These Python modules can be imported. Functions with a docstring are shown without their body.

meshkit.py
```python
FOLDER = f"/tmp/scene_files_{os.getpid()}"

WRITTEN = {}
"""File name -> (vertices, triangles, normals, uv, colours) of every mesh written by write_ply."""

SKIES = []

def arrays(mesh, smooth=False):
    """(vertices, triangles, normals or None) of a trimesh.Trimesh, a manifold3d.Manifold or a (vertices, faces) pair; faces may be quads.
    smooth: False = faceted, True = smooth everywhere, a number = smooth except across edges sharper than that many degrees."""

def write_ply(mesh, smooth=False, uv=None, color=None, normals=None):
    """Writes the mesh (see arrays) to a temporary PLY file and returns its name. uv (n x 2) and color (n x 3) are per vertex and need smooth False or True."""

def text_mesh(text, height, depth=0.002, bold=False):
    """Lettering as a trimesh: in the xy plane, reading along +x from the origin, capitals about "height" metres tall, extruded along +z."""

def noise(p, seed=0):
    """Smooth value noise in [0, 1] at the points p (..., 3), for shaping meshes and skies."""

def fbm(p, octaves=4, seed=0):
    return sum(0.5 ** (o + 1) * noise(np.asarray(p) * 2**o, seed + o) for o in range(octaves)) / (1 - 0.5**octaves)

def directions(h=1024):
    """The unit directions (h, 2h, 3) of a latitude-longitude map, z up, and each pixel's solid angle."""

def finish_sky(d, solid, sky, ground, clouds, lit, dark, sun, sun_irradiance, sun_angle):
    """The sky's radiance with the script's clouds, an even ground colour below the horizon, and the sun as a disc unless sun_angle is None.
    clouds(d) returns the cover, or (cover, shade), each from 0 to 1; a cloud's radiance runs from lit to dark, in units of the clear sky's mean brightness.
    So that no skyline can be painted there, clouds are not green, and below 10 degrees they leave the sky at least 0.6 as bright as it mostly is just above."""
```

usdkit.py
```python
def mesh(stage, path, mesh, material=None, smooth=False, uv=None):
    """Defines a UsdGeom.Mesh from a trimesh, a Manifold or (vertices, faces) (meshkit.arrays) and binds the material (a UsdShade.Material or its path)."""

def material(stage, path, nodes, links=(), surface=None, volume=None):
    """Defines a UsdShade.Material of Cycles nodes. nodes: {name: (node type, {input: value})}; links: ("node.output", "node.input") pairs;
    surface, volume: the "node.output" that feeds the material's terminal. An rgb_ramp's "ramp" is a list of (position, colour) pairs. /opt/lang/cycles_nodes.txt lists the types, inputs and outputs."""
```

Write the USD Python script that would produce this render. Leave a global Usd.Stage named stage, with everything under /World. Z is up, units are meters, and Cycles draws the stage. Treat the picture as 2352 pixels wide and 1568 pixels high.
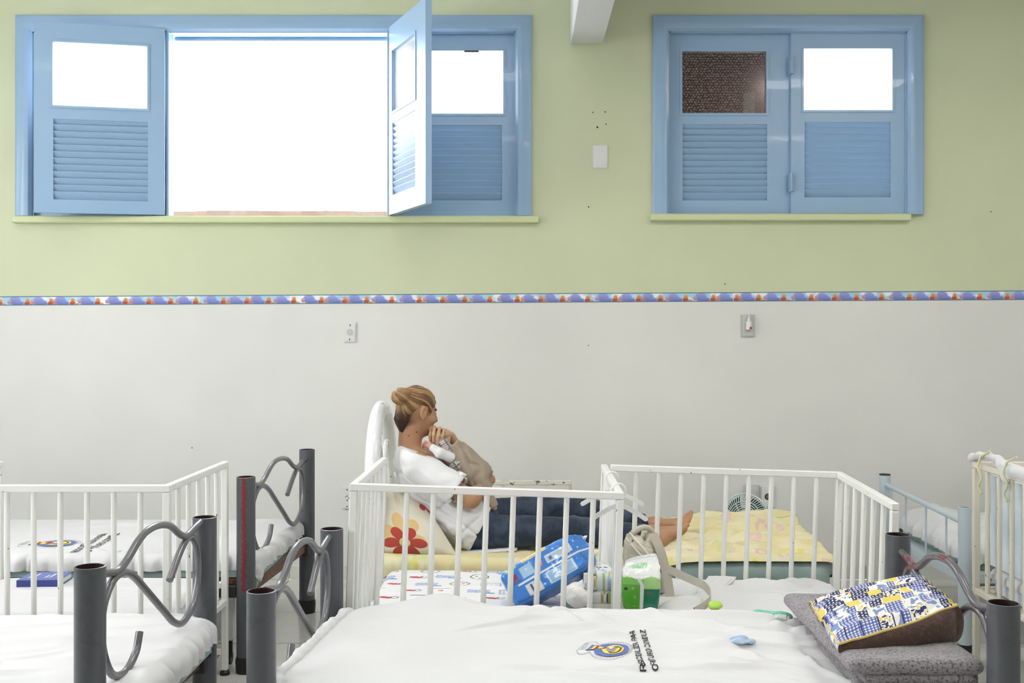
import math
import numpy as np, trimesh, usdkit, meshkit, shapely
from shapely import affinity
from shapely.geometry import Polygon, Point, LineString, box as sbox
from shapely.ops import unary_union
from scipy.sparse import csr_matrix
from scipy.ndimage import map_coordinates
from pxr import Usd, UsdGeom, UsdLux, UsdShade, Sdf, Gf, Vt

PI = math.pi
stage = Usd.Stage.CreateInMemory()
UsdGeom.SetStageUpAxis(stage, 'Z'); UsdGeom.SetStageMetersPerUnit(stage, 1.0)
W = UsdGeom.Xform.Define(stage, '/World')
UsdGeom.Scope.Define(stage, '/World/Looks')

# ------------------------------------------------------------------ camera, sky, lamps, exposure
F, PX, PY, H, D = 2520.0, 1200.0, 757.0, 1.49, 6.552     # focal length and principal point in pixels, eye height, distance of the back wall
cam = UsdGeom.Camera.Define(stage, '/World/camera')
cam.CreateHorizontalApertureAttr(36.0); cam.CreateVerticalApertureAttr(24.0)
cam.CreateFocalLengthAttr(36.0 * F / 2352)
cam.CreateHorizontalApertureOffsetAttr((1176 - PX) / 2352 * 36)
cam.CreateVerticalApertureOffsetAttr((PY - 784) / 2352 * 36)
cam.CreateClippingRangeAttr(Gf.Vec2f(0.05, 200))
cam.AddTranslateOp().Set(Gf.Vec3d(0, 0, H)); cam.AddRotateXOp().Set(90)
EXPOSURE = 0.0
cam.CreateExposureAttr(EXPOSURE)
SKY = 3.2                       # bright overcast
LAMP = 11.0                      # radiance of the ceiling tubes
LAMPS = [(-3.1, 3.6, 1.2), (0.0, 3.9, 2.1), (2.7, 3.6, 3.5), (-3.1, 0.9, 0.7), (0.0, 0.9, 1.4), (2.7, 0.9, 2.4), (-1.6, 2.2, 0.8)]
CEIL = 3.75
dome = UsdLux.DomeLight.Define(stage, '/World/sky')
dome.CreateIntensityAttr(SKY); dome.CreateColorAttr(Gf.Vec3f(0.97, 0.985, 1.0))
for i, (lx, ly, k) in enumerate(LAMPS):
    L = UsdLux.RectLight.Define(stage, f'/World/lamp_glow_{i:03d}')
    L.CreateWidthAttr(1.2); L.CreateHeightAttr(0.32); L.CreateIntensityAttr(LAMP * k)
    L.CreateColorAttr(Gf.Vec3f(1.0, 0.985, 0.955))
    L.AddTranslateOp().Set(Gf.Vec3d(lx, ly, CEIL - 0.125))

def P(px, py, Y):
    return np.array([(px - PX) * Y / F, Y, H - (py - PY) * Y / F])

# ------------------------------------------------------------------ materials
def lin(c):
    c = np.asarray(c, float) / 255.0
    return tuple(np.where(c <= 0.04045, c / 12.92, ((c + 0.055) / 1.055) ** 2.4))
M = {}
def mat(name, color=None, rough=0.5, spec=0.5, metal=0.0, vcol=False, noise=None, bump=None, coat=0.0, sheen=0.0, sss=0.0, trans=0.0, emit=None, mult=1.0):
    """color: linear rgb. noise: (scale, other colour, detail, lo, hi). bump: (scale, strength, distance)"""
    n = {'p': ('principled_bsdf', {'roughness': rough, 'specular_ior_level': spec, 'metallic': metal, 'coat_weight': coat, 'sheen_weight': sheen,
                                   'subsurface_weight': sss, 'transmission_weight': trans})}
    if sss: n['p'][1]['subsurface_scale'] = 0.006
    l = []
    if color is not None: n['p'][1]['base_color'] = color
    if vcol:
        n['a'] = ('attribute', {'attribute': 'Cd'}); l.append(('a.color', 'p.base_color'))
    if noise or bump:
        n['tc'] = ('texture_coordinate', {})
    if noise:
        sc, c2, det, lo, hi = noise
        n['n'] = ('noise_texture', {'scale': float(sc) if np.ndim(sc) == 0 else 1.0, 'detail': float(det), 'roughness': 0.6})
        if np.ndim(sc):
            n['mp'] = ('mapping', {'scale': sc}); l += [('tc.object', 'mp.vector'), ('mp.vector', 'n.vector')]
        else: l.append(('tc.object', 'n.vector'))
        n['r'] = ('rgb_ramp', {'ramp': [(0, color), (lo, color), (hi, c2), (1, c2)]}); l += [('n.fac', 'r.fac'), ('r.color', 'p.base_color')]
    if bump:
        sc, st, di = bump
        n['bn'] = ('noise_texture', {'scale': float(sc), 'detail': 3.0}); n['b'] = ('bump', {'strength': st, 'distance': di})
        l += [('tc.object', 'bn.vector'), ('bn.fac', 'b.height'), ('b.normal', 'p.normal')]
    if emit: n['p'][1]['emission_color'] = emit[0]; n['p'][1]['emission_strength'] = emit[1]
    M[name] = usdkit.material(stage, '/World/Looks/' + name, n, l, surface='p.BSDF')

ZB = H + (PY - 684.5) * D / F           # height of the paint line under the border
# wall paint: pale green above the border, off-white below
M['wall_paint'] = usdkit.material(stage, '/World/Looks/wall_paint', {
    'g': ('geometry', {}), 's': ('separate_xyz', {}), 'm': ('math', {'math_type': 'greater_than', 'value2': ZB}),
    'n1': ('noise_texture', {'scale': 1.3, 'detail': 3.0}), 'r1': ('map_range', {'from_min': 0.3, 'from_max': 0.7, 'to_min': 0.96, 'to_max': 1.03}),
    'c': ('mix', {'color1': (0.735, 0.735, 0.70), 'color2': (0.61, 0.65, 0.44)}), 'mu': ('mix', {'mix_type': 'multiply', 'fac': 1.0}),
    'n2': ('noise_texture', {'scale': 35.0, 'detail': 4.0}), 'b': ('bump', {'strength': 0.12, 'distance': 0.004}),
    'p': ('principled_bsdf', {'roughness': 0.5, 'specular_ior_level': 0.35})},
    [('g.position', 's.vector'), ('s.z', 'm.value1'), ('m.value', 'c.fac'), ('g.position', 'n1.vector'), ('n1.fac', 'r1.value'), ('c.color', 'mu.color1'),
     ('r1.result', 'mu.color2'), ('mu.color', 'p.base_color'), ('g.position', 'n2.vector'), ('n2.fac', 'b.height'), ('b.normal', 'p.normal')], surface='p.BSDF')
mat('plain_wall', (0.74, 0.74, 0.70), 0.6)
mat('ceiling_white', (0.82, 0.82, 0.80), 0.7)
mat('beam_plaster', (0.80, 0.80, 0.80), 0.75, bump=(60, 0.35, 0.004))
mat('sill_green', (0.62, 0.67, 0.39), 0.45)
mat('blue_paint', (0.30, 0.455, 0.645), 0.33, 0.5, coat=0.10, bump=(14, 0.05, 0.004))
mat('tile_white', (0.66, 0.66, 0.62), 0.16, 0.5, noise=(3, (0.60, 0.60, 0.56), 2, 0.4, 0.6))
mat('grout', (0.13, 0.125, 0.11), 0.8)
mat('skirting_tile', (0.70, 0.70, 0.645), 0.25)
mat('crib_white', (0.80, 0.80, 0.765), 0.3, 0.5, noise=((95, 95, 40), (0.10, 0.09, 0.08), 1, 0.775, 0.785))
mat('crib_cream', (0.74, 0.69, 0.585), 0.3, 0.5, noise=((95, 95, 40), (0.16, 0.13, 0.10), 1, 0.745, 0.76))
mat('enamel_white', (0.78, 0.80, 0.81), 0.18, 0.5, coat=0.3, noise=(28, (0.12, 0.11, 0.10), 2, 0.70, 0.71))
mat('chipped_white', (0.72, 0.72, 0.67), 0.4, 0.5, noise=((30, 60, 60), (0.13, 0.13, 0.11), 3, 0.60, 0.62))
mat('bed_grey', (0.085, 0.091, 0.102), 0.3, 0.55, noise=(30, (0.066, 0.07, 0.08), 3, 0.5, 0.8))
mat('bed_grey_tube', (0.165, 0.165, 0.18), 0.27, 0.6, metal=0.35, noise=(16, (0.20, 0.05, 0.06), 2, 0.70, 0.73))
mat('bed_red_tube', (0.15, 0.145, 0.16), 0.25, 0.6, metal=0.3, noise=(18, (0.22, 0.035, 0.05), 3, 0.60, 0.63))
mat('maroon_inside', (0.028, 0.006, 0.009), 0.5)
mat('rubber_black', (0.012, 0.012, 0.012), 0.5)
mat('wood_brown', (0.16, 0.065, 0.030), 0.45, noise=((3, 40, 40), (0.10, 0.038, 0.018), 3, 0.4, 0.6))
mat('iron_dark', (0.03, 0.028, 0.026), 0.5)
mat('bed_light_blue', (0.50, 0.58, 0.64), 0.35, 0.5, noise=(60, (0.16, 0.2, 0.24), 1, 0.775, 0.785))
mat('sheet_white', (0.655, 0.655, 0.665), 0.9, 0.15, sheen=0.1, bump=(420, 0.08, 0.001))
mat('mattress_teal', (0.30, 0.44, 0.43), 0.6, noise=(9, (0.40, 0.53, 0.51), 3, 0.4, 0.65))
mat('mattress_dark_teal', (0.25, 0.345, 0.33), 0.38, noise=(8, (0.33, 0.43, 0.41), 3, 0.4, 0.65))
mat('mattress_pale_blue', (0.62, 0.70, 0.78), 0.7)
mat('printed', None, 0.8, 0.2, vcol=True)
mat('printed_gloss', None, 0.18, 0.5, vcol=True, coat=0.4)
mat('printed_fabric', None, 0.9, 0.15, vcol=True, sheen=0.1, bump=(350, 0.1, 0.001))
mat('skin', None, 0.45, 0.4, vcol=True, sss=0.12)
mat('hair', None, 0.45, 0.35, vcol=True)
mat('shirt_white', (0.74, 0.74, 0.75), 0.9, 0.15, sheen=0.1)
mat('denim', (0.026, 0.038, 0.062), 0.85, 0.2, noise=(11, (0.068, 0.092, 0.135), 4, 0.44, 0.70), bump=(300, 0.2, 0.001), sheen=0.1)
mat('tan_cloth', (0.33, 0.275, 0.21), 0.9, 0.2, sheen=0.1)
mat('bag_beige', (0.54, 0.50, 0.42), 0.75, 0.3, bump=(200, 0.12, 0.001))
mat('strap_beige', (0.53, 0.49, 0.43), 0.8)
mat('cream_trim', (0.74, 0.70, 0.60), 0.7)
mat('plastic_white', (0.80, 0.80, 0.80), 0.3)
mat('plate_white', (0.74, 0.74, 0.73), 0.35)
mat('plate_grey', (0.55, 0.56, 0.54), 0.35)
mat('hole_black', (0.01, 0.01, 0.01), 0.6)
mat('ink_black', (0.016, 0.016, 0.018), 0.8)
mat('ink_grey', (0.30, 0.30, 0.31), 0.8)
mat('ink_blue', (0.115, 0.17, 0.44), 0.8)
mat('ink_yellow', (0.80, 0.62, 0.12), 0.8)
mat('ink_red', (0.34, 0.03, 0.03), 0.8)
mat('ink_white', (0.8, 0.8, 0.8), 0.8)
mat('book_blue', (0.10, 0.145, 0.42), 0.4)
mat('book_dark', (0.035, 0.05, 0.24), 0.4)
mat('paper', (0.78, 0.77, 0.72), 0.8)
mat('cotton', (0.83, 0.82, 0.79), 1.0, 0.1, sheen=0.3, bump=(120, 0.4, 0.004))
mat('blanket_grey', (0.30, 0.28, 0.295), 1.0, 0.1, noise=(150, (0.10, 0.09, 0.105), 4, 0.48, 0.64), bump=(170, 0.8, 0.006), sheen=0.3)
mat('lining_brown', (0.095, 0.058, 0.044), 0.95, 0.15, noise=(60, (0.15, 0.10, 0.085), 4, 0.5, 0.75), bump=(180, 0.7, 0.005), sheen=0.2)
mat('piping_yellow', (0.66, 0.50, 0.16), 0.7)
mat('brush_green', (0.17, 0.60, 0.42), 0.2, coat=0.3)
mat('bristle_white', (0.80, 0.86, 0.82), 0.6)
mat('bootie_blue', (0.42, 0.53, 0.70), 0.9, sheen=0.2)
mat('lime', (0.42, 0.66, 0.09), 0.5)
mat('fan_mint', (0.54, 0.64, 0.62), 0.3)
mat('fan_blade', (0.035, 0.06, 0.06), 0.4)
mat('bumper_blue', (0.58, 0.68, 0.76), 0.9, noise=(5, (0.68, 0.75, 0.80), 2, 0.4, 0.6))
mat('tie_yellow', (0.66, 0.64, 0.40), 0.9)
mat('brick_out', (0.33, 0.25, 0.22), 0.9, noise=(6, (0.26, 0.19, 0.165), 4, 0.4, 0.6))
mat('roof_clay', (0.72, 0.55, 0.47), 0.9)
mat('post_brown', (0.058, 0.030, 0.023), 0.8, noise=(4, (0.09, 0.048, 0.037), 3, 0.4, 0.6))
mat('pale_green_paint', (0.15, 0.17, 0.135), 0.8)
mat('tissue', (0.78, 0.80, 0.81), 0.8)
mat('lens_white', (0.8, 0.8, 0.8), 0.4, emit=((1, 0.98, 0.95), 3.0))
def pane_mat(name, tint, clear, rough, bump=None):
    n = {'t': ('transparent_bsdf', {'color': tint}), 'g': ('glossy_bsdf', {'color': (1, 1, 1), 'roughness': rough}), 'm': ('mix_closure', {'fac': 1 - clear})}
    l = [('t.BSDF', 'm.closure1'), ('g.BSDF', 'm.closure2')]
    if bump:
        n['tc'] = ('texture_coordinate', {}); n['v'] = ('voronoi_texture', {'scale': bump[0]}); n['b'] = ('bump', {'strength': bump[1], 'distance': bump[2]})
        l += [('tc.object', 'v.vector'), ('v.distance', 'b.height'), ('b.normal', 'g.normal')]
    M[name] = usdkit.material(stage, '/World/Looks/' + name, n, l, surface='m.closure')
M['pane_bright'] = usdkit.material(stage, '/World/Looks/pane_bright', {'t': ('transparent_bsdf', {'color': (0.95, 0.95, 0.95)}), 'd': ('translucent_bsdf', {'color': (0.9, 0.9, 0.9)}), 'm': ('mix_closure', {'fac': 0.4}),
    'g': ('glossy_bsdf', {'color': (1, 1, 1), 'roughness': 0.25}), 'm2': ('mix_closure', {'fac': 0.05})},
    [('t.BSDF', 'm.closure1'), ('d.BSDF', 'm.closure2'), ('m.closure', 'm2.closure1'), ('g.BSDF', 'm2.closure2')], surface='m2.closure')
pane_mat('pane_hammered', (0.88, 0.74, 0.66), 0.97, 0.15)
pane_mat('glass_bump', (0.86, 0.80, 0.75), 0.86, 0.05)
# post with a long stripe of worn red paint (wear with a shape of its own)
def worn_post(name, x0, width, z0, z1):
    M[name] = usdkit.material(stage, '/World/Looks/' + name, {
        'g': ('geometry', {}), 's': ('separate_xyz', {}), 'dx': ('math', {'math_type': 'subtract', 'value2': x0}), 'ab': ('math', {'math_type': 'absolute'}),
        'n': ('noise_texture', {'scale': 95.0, 'detail': 5.0, 'roughness': 0.7}), 'nm': ('map_range', {'from_min': 0.35, 'from_max': 0.65, 'to_min': 0.15, 'to_max': width * 2.0 / 0.01 * 0.5}),
        'ns': ('math', {'math_type': 'multiply', 'value2': 0.01}), 'lt': ('math', {'math_type': 'less_than'}),
        'z1': ('math', {'math_type': 'greater_than', 'value2': z0}), 'z2': ('math', {'math_type': 'less_than', 'value2': z1}),
        'm1': ('math', {'math_type': 'multiply'}), 'm2': ('math', {'math_type': 'multiply'}),
        'c': ('mix', {'color1': (0.085, 0.09, 0.10), 'color2': (0.20, 0.022, 0.035)}), 'p': ('principled_bsdf', {'roughness': 0.32})},
        [('g.position', 's.vector'), ('s.x', 'dx.value1'), ('dx.value', 'ab.value1'), ('g.position', 'n.vector'), ('n.fac', 'nm.value'), ('nm.result', 'ns.value1'),
         ('ab.value', 'lt.value1'), ('ns.value', 'lt.value2'), ('s.z', 'z1.value1'), ('s.z', 'z2.value1'), ('lt.value', 'm1.value1'), ('z1.value', 'm1.value2'),
         ('m1.value', 'm2.value1'), ('z2.value', 'm2.value2'), ('m2.value', 'c.fac'), ('c.color', 'p.base_color')], surface='p.BSDF')

# ------------------------------------------------------------------ scene-tree helpers
USED = set()
def free(parent, name):
    path, k = f'{parent}/{name}', 0
    while path in USED:
        k += 1; path = f'{parent}/{name}_{k:03d}'
    USED.add(path); return path
def tag(p, label=None, cat=None, group=None, kind=None):
    p = p.GetPrim() if hasattr(p, 'GetPrim') else p
    for k, v in (('label', label), ('category', cat), ('group', group), ('kind', kind)):
        if v: p.SetCustomDataByKey(k, v)
    return p
def obj(name, mesh, m, parent=None, smooth=35, color=None, label=None, kind=None):
    if isinstance(mesh, MB): mesh = mesh.mesh()
    path = free(str(parent.GetPath()) if parent is not None else '/World', name)
    if color is not None:
        me = usdkit.mesh(stage, path, mesh, M[m], smooth=True)
        UsdGeom.PrimvarsAPI(me).CreatePrimvar('Cd', Sdf.ValueTypeNames.Color3fArray, 'vertex').Set(Vt.Vec3fArray.FromNumpy(np.asarray(color, np.float32)))
    else:
        me = usdkit.mesh(stage, path, mesh, M[m], smooth=smooth)
    p = me.GetPrim()
    if label or kind: tag(p, label, None, None, kind)
    return p
def thing(name, label=None, cat=None, group=None, kind=None):
    x = UsdGeom.Xform.Define(stage, free('/World', name))
    return tag(x, label, cat, group, kind)

# ------------------------------------------------------------------ mesh helpers
def basis(a, b, up=(0, 0, 1)):
    d = np.asarray(b, float) - a; L = np.linalg.norm(d); d = d / L
    u = np.asarray(up, float)
    if abs(d @ u) > 0.98: u = np.array([0, 1.0, 0])
    s = np.cross(u, d); s /= np.linalg.norm(s); t = np.cross(d, s)
    return d, s, t, L
HEX_F = np.array([[0, 2, 1], [0, 3, 2], [4, 5, 6], [4, 6, 7], [0, 1, 5], [0, 5, 4], [1, 2, 6], [1, 6, 5], [2, 3, 7], [2, 7, 6], [3, 0, 4], [3, 4, 7]])
def cbox(lo, hi, c=0.0):
    lo, hi = np.asarray(lo, float), np.asarray(hi, float)
    if c <= 0:
        m = trimesh.creation.box(hi - lo); m.apply_translation((lo + hi) / 2); return m
    pts = []
    for sx in (0, 1):
        for sy in (0, 1):
            for sz in (0, 1):
                s = np.array([sx, sy, sz]); base = np.where(s == 1, hi, lo); inw = np.where(s == 1, -c, c)
                for k in range(3):
                    q = base + inw; q[k] = base[k]; pts.append(q)
    return trimesh.convex.convex_hull(np.array(pts))
def beam(a, b, w, h, c=0.0, up=(0, 0, 1)):
    """box from a to b, w across, h along up"""
    a, b = np.asarray(a, float), np.asarray(b, float)
    d, s, t, L = basis(a, b, up)
    m = cbox((-w / 2, -h / 2, 0), (w / 2, h / 2, L), c)
    T = np.eye(4); T[:3, 0], T[:3, 1], T[:3, 2], T[:3, 3] = s, t, d, a
    if np.linalg.det(T[:3, :3]) < 0: T[:3, 0] *= -1
    m.apply_transform(T); return m
def cat_rom(pts, n=8, closed=False):
    p = np.asarray(pts, float)
    q = np.vstack([p[-1], p, p[0], p[1]]) if closed else np.vstack([2 * p[0] - p[1], p, 2 * p[-1] - p[-2]])
    out = []
    for i in range(1, len(q) - 2):
        for k in range(n):
            t = k / n
            out.append(0.5 * ((2 * q[i]) + (-q[i - 1] + q[i + 1]) * t + (2 * q[i - 1] - 5 * q[i] + 4 * q[i + 1] - q[i + 2]) * t * t + (-q[i - 1] + 3 * q[i] - 3 * q[i + 1] + q[i + 2]) * t ** 3))
    if not closed: out.append(p[-1])
    return np.array(out)
def tube(path, r, n=12, cap=True, flat=None, closed=False):
    """swept round tube (r scalar or per point); flat=(width, thickness) makes a ribbon-like ellipse/box section"""
    p = np.asarray(path, float); N = len(p); r = np.broadcast_to(np.asarray(r, float), (N,))
    if closed: tan = np.roll(p, -1, 0) - np.roll(p, 1, 0)
    else: tan = np.gradient(p, axis=0)
    tan /= np.maximum(np.linalg.norm(tan, axis=1, keepdims=True), 1e-9)
    u = np.array([0, 0, 1.0]) if abs(tan[0][2]) < 0.9 else np.array([0, 1.0, 0])
    s = np.cross(u, tan[0]); s /= np.linalg.norm(s); V = []
    for i in range(N):
        s = s - tan[i] * (s @ tan[i]); s /= np.linalg.norm(s); t = np.cross(tan[i], s)
        a = np.arange(n) / n * 2 * PI
        V.append(p[i] + r[i] * (np.cos(a)[:, None] * s + np.sin(a)[:, None] * t))
    V = np.vstack(V); Fc = []
    rings = N if closed else N - 1
    for i in range(rings):
        j = (i + 1) % N
        for k in range(n):
            k2 = (k + 1) % n
            Fc += [[i * n + k, i * n + k2, j * n + k2], [i * n + k, j * n + k2, j * n + k]]
    if cap and not closed:
        V = np.vstack([V, p[0], p[-1]]); c0, c1 = len(V) - 2, len(V) - 1
        for k in range(n):
            Fc += [[c0, (k + 1) % n, k], [c1, (N - 1) * n + k, (N - 1) * n + (k + 1) % n]]
    return trimesh.Trimesh(V, Fc, process=False)
def cyl(a, b, r, n=20, r2=None):
    return tube(np.array([a, b], float), np.array([r, r if r2 is None else r2]), n)
def lathe(prof, n=32, axis_o=(0, 0, 0), axis=(0, 0, 1)):
    prof = np.asarray(prof, float); N = len(prof); a = np.arange(n) / n * 2 * PI
    V = np.stack([prof[:, None, 0] * np.cos(a), prof[:, None, 0] * np.sin(a), np.broadcast_to(prof[:, None, 1], (N, n))], -1).reshape(-1, 3)
    Fc = []
    for i in range(N - 1):
        for k in range(n):
            k2 = (k + 1) % n
            Fc += [[i * n + k, i * n + k2, (i + 1) * n + k2], [i * n + k, (i + 1) * n + k2, (i + 1) * n + k]]
    m = trimesh.Trimesh(V, Fc, process=False)
    d, s, t, _ = basis(np.zeros(3), np.asarray(axis, float))
    T = np.eye(4); T[:3, 0], T[:3, 1], T[:3, 2], T[:3, 3] = s, t, d, axis_o
    if np.linalg.det(T[:3, :3]) < 0: T[:3, 0] *= -1
    m.apply_transform(T); return m
class MB:
    def __init__(self, *ms): self.m = list(ms)
    def add(self, *ms): self.m += ms; return self
    def mesh(self): return trimesh.util.concatenate(self.m) if len(self.m) > 1 else self.m[0]
def grid_mesh(Pnt):
    """Pnt (a, b, 3) grid to mesh"""
    a, b = Pnt.shape[:2]; i = np.arange(a * b).reshape(a, b)
    q = np.stack([i[:-1, :-1], i[1:, :-1], i[1:, 1:], i[:-1, 1:]], -1).reshape(-1, 4)
    return trimesh.Trimesh(Pnt.reshape(-1, 3), np.vstack([q[:, [0, 1, 2]], q[:, [0, 2, 3]]]), process=False)
def prism(poly, depth):
    ps = getattr(poly, 'geoms', [poly])
    return trimesh.util.concatenate([trimesh.creation.extrude_polygon(g, depth, engine='earcut') for g in ps if g.area > 1e-9])
def place(m, o, x, y, z):
    T = np.eye(4); T[:3, 0], T[:3, 1], T[:3, 2], T[:3, 3] = x, y, z, o
    m = m.copy(); m.apply_transform(T)
    return m
NTAB = np.random.default_rng(77).random((64, 64, 64)).astype(np.float32)
def vnoise(p, seed=0):
    p = np.asarray(p, float); i = np.floor(p); t = p - i; q = (i + t * t * (3 - 2 * t) + np.array([seed * 17.0, seed * 5.0, seed * 29.0])) % 64.0
    return map_coordinates(NTAB, q.reshape(-1, 3).T, order=1, mode='grid-wrap', prefilter=False).reshape(p.shape[:-1])
def vfbm(p, octaves=4, seed=0):
    return sum(0.5 ** (o + 1) * vnoise(np.asarray(p) * 2 ** o, seed + o) for o in range(octaves)) / (1 - 0.5 ** octaves)
def smoothstep(a, b, x):
    t = np.clip((x - a) / (b - a), 0, 1); return t * t * (3 - 2 * t)
def fbm2(x, y, sx=1, sy=1, o=3, seed=0):
    return vfbm(np.stack([np.asarray(x) * sx + 37.1, np.asarray(y) * sy + 11.7, np.zeros_like(x) + 0.5 + seed * 3.3], -1), o, seed)
def ridge(x, y, sx, sy, seed=0, o=3):
    return np.abs(2 * fbm2(x, y, sx, sy, o, seed) - 1)

# ---- signed-distance modelling with vectorised surface nets
class Blob:
    def __init__(self, k=0.02): self.pr, self.k, self.post = [], k, None
    def cap(self, a, b, r1, r2=None, k=None, sub=False):
        a, b = np.asarray(a, float), np.asarray(b, float); r2 = r1 if r2 is None else r2
        ab = b - a; L2 = max(ab @ ab, 1e-12)
        def f(p):
            t = np.clip(((p - a) @ ab) / L2, 0, 1)
            return np.linalg.norm(p - a - t[:, None] * ab, axis=1) - (r1 + (r2 - r1) * t)
        self.pr.append((f, (a + b) / 2, np.sqrt(L2) / 2 + max(r1, r2), self.k if k is None else k, sub)); return self
    def ell(self, c, r, R=None, k=None, sub=False):
        c, r = np.asarray(c, float), np.asarray(r, float); R = np.eye(3) if R is None else np.asarray(R)   # rows of R: local axes
        def f(p):
            q = (p - c) @ R.T
            k0 = np.linalg.norm(q / r, axis=1); k1 = np.linalg.norm(q / (r * r), axis=1)
            return np.where(k1 < 1e-9, -r.min(), k0 * (k0 - 1) / np.maximum(k1, 1e-9))
        self.pr.append((f, c, r.max() * 1.05, self.k if k is None else k, sub)); return self
    def chain(self, pts, rs, k=None):
        for i in range(len(pts) - 1): self.cap(pts[i], pts[i + 1], rs[i], rs[i + 1], k)
        return self
    def __call__(self, p, sel=None):
        d = np.full(len(p), 1e3)
        for i, (f, c, r, k, sub) in enumerate(self.pr):
            if sel is not None and not sel[i]: continue
            e = f(p)
            if sub:
                h = np.clip(0.5 - 0.5 * (d + e) / k, 0, 1); d = d * (1 - h) - e * h + k * h * (1 - h)
            else:
                h = np.clip(0.5 + 0.5 * (e - d) / k, 0, 1); d = d * h + e * (1 - h) - k * h * (1 - h)
        return self.post(p, d) if self.post else d
    def mesh(self, h, pad=0.02, smooth=1):
        C = np.array([x[1] for x in self.pr if not x[4]]); R = np.array([x[2] for x in self.pr if not x[4]])
        lo, hi = (C - R[:, None]).min(0) - pad, (C + R[:, None]).max(0) + pad
        allC = np.array([x[1] for x in self.pr]); allR = np.array([x[2] for x in self.pr])
        B = 16
        n = np.ceil((hi - lo) / h / B).astype(int) * B + 1
        val = np.full(n, 1.0, np.float32)
        br = B * h * math.sqrt(3) / 2
        g = np.arange(B + 1) * h; loc = np.stack(np.meshgrid(g, g, g, indexing='ij'), -1).reshape(-1, 3)
        for bi in range((n[0] - 1) // B):
            for bj in range((n[1] - 1) // B):
                for bk in range((n[2] - 1) // B):
                    o = lo + np.array([bi, bj, bk]) * B * h; c = o + B * h / 2
                    sel = np.linalg.norm(allC - c, axis=1) - allR < br + 0.05
                    if not sel.any(): continue
                    d0 = self(c[None], sel)[0]
                    s = np.s_[bi * B:bi * B + B + 1, bj * B:bj * B + B + 1, bk * B:bk * B + B + 1]
                    if d0 > br * 1.3 + 0.02: continue
                    if d0 < -(br * 1.6 + 0.03): val[s] = np.minimum(val[s], -1.0); continue
                    val[s] = self(o + loc, sel).reshape(B + 1, B + 1, B + 1)
        return surfnet(val, lo, h, smooth)
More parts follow.
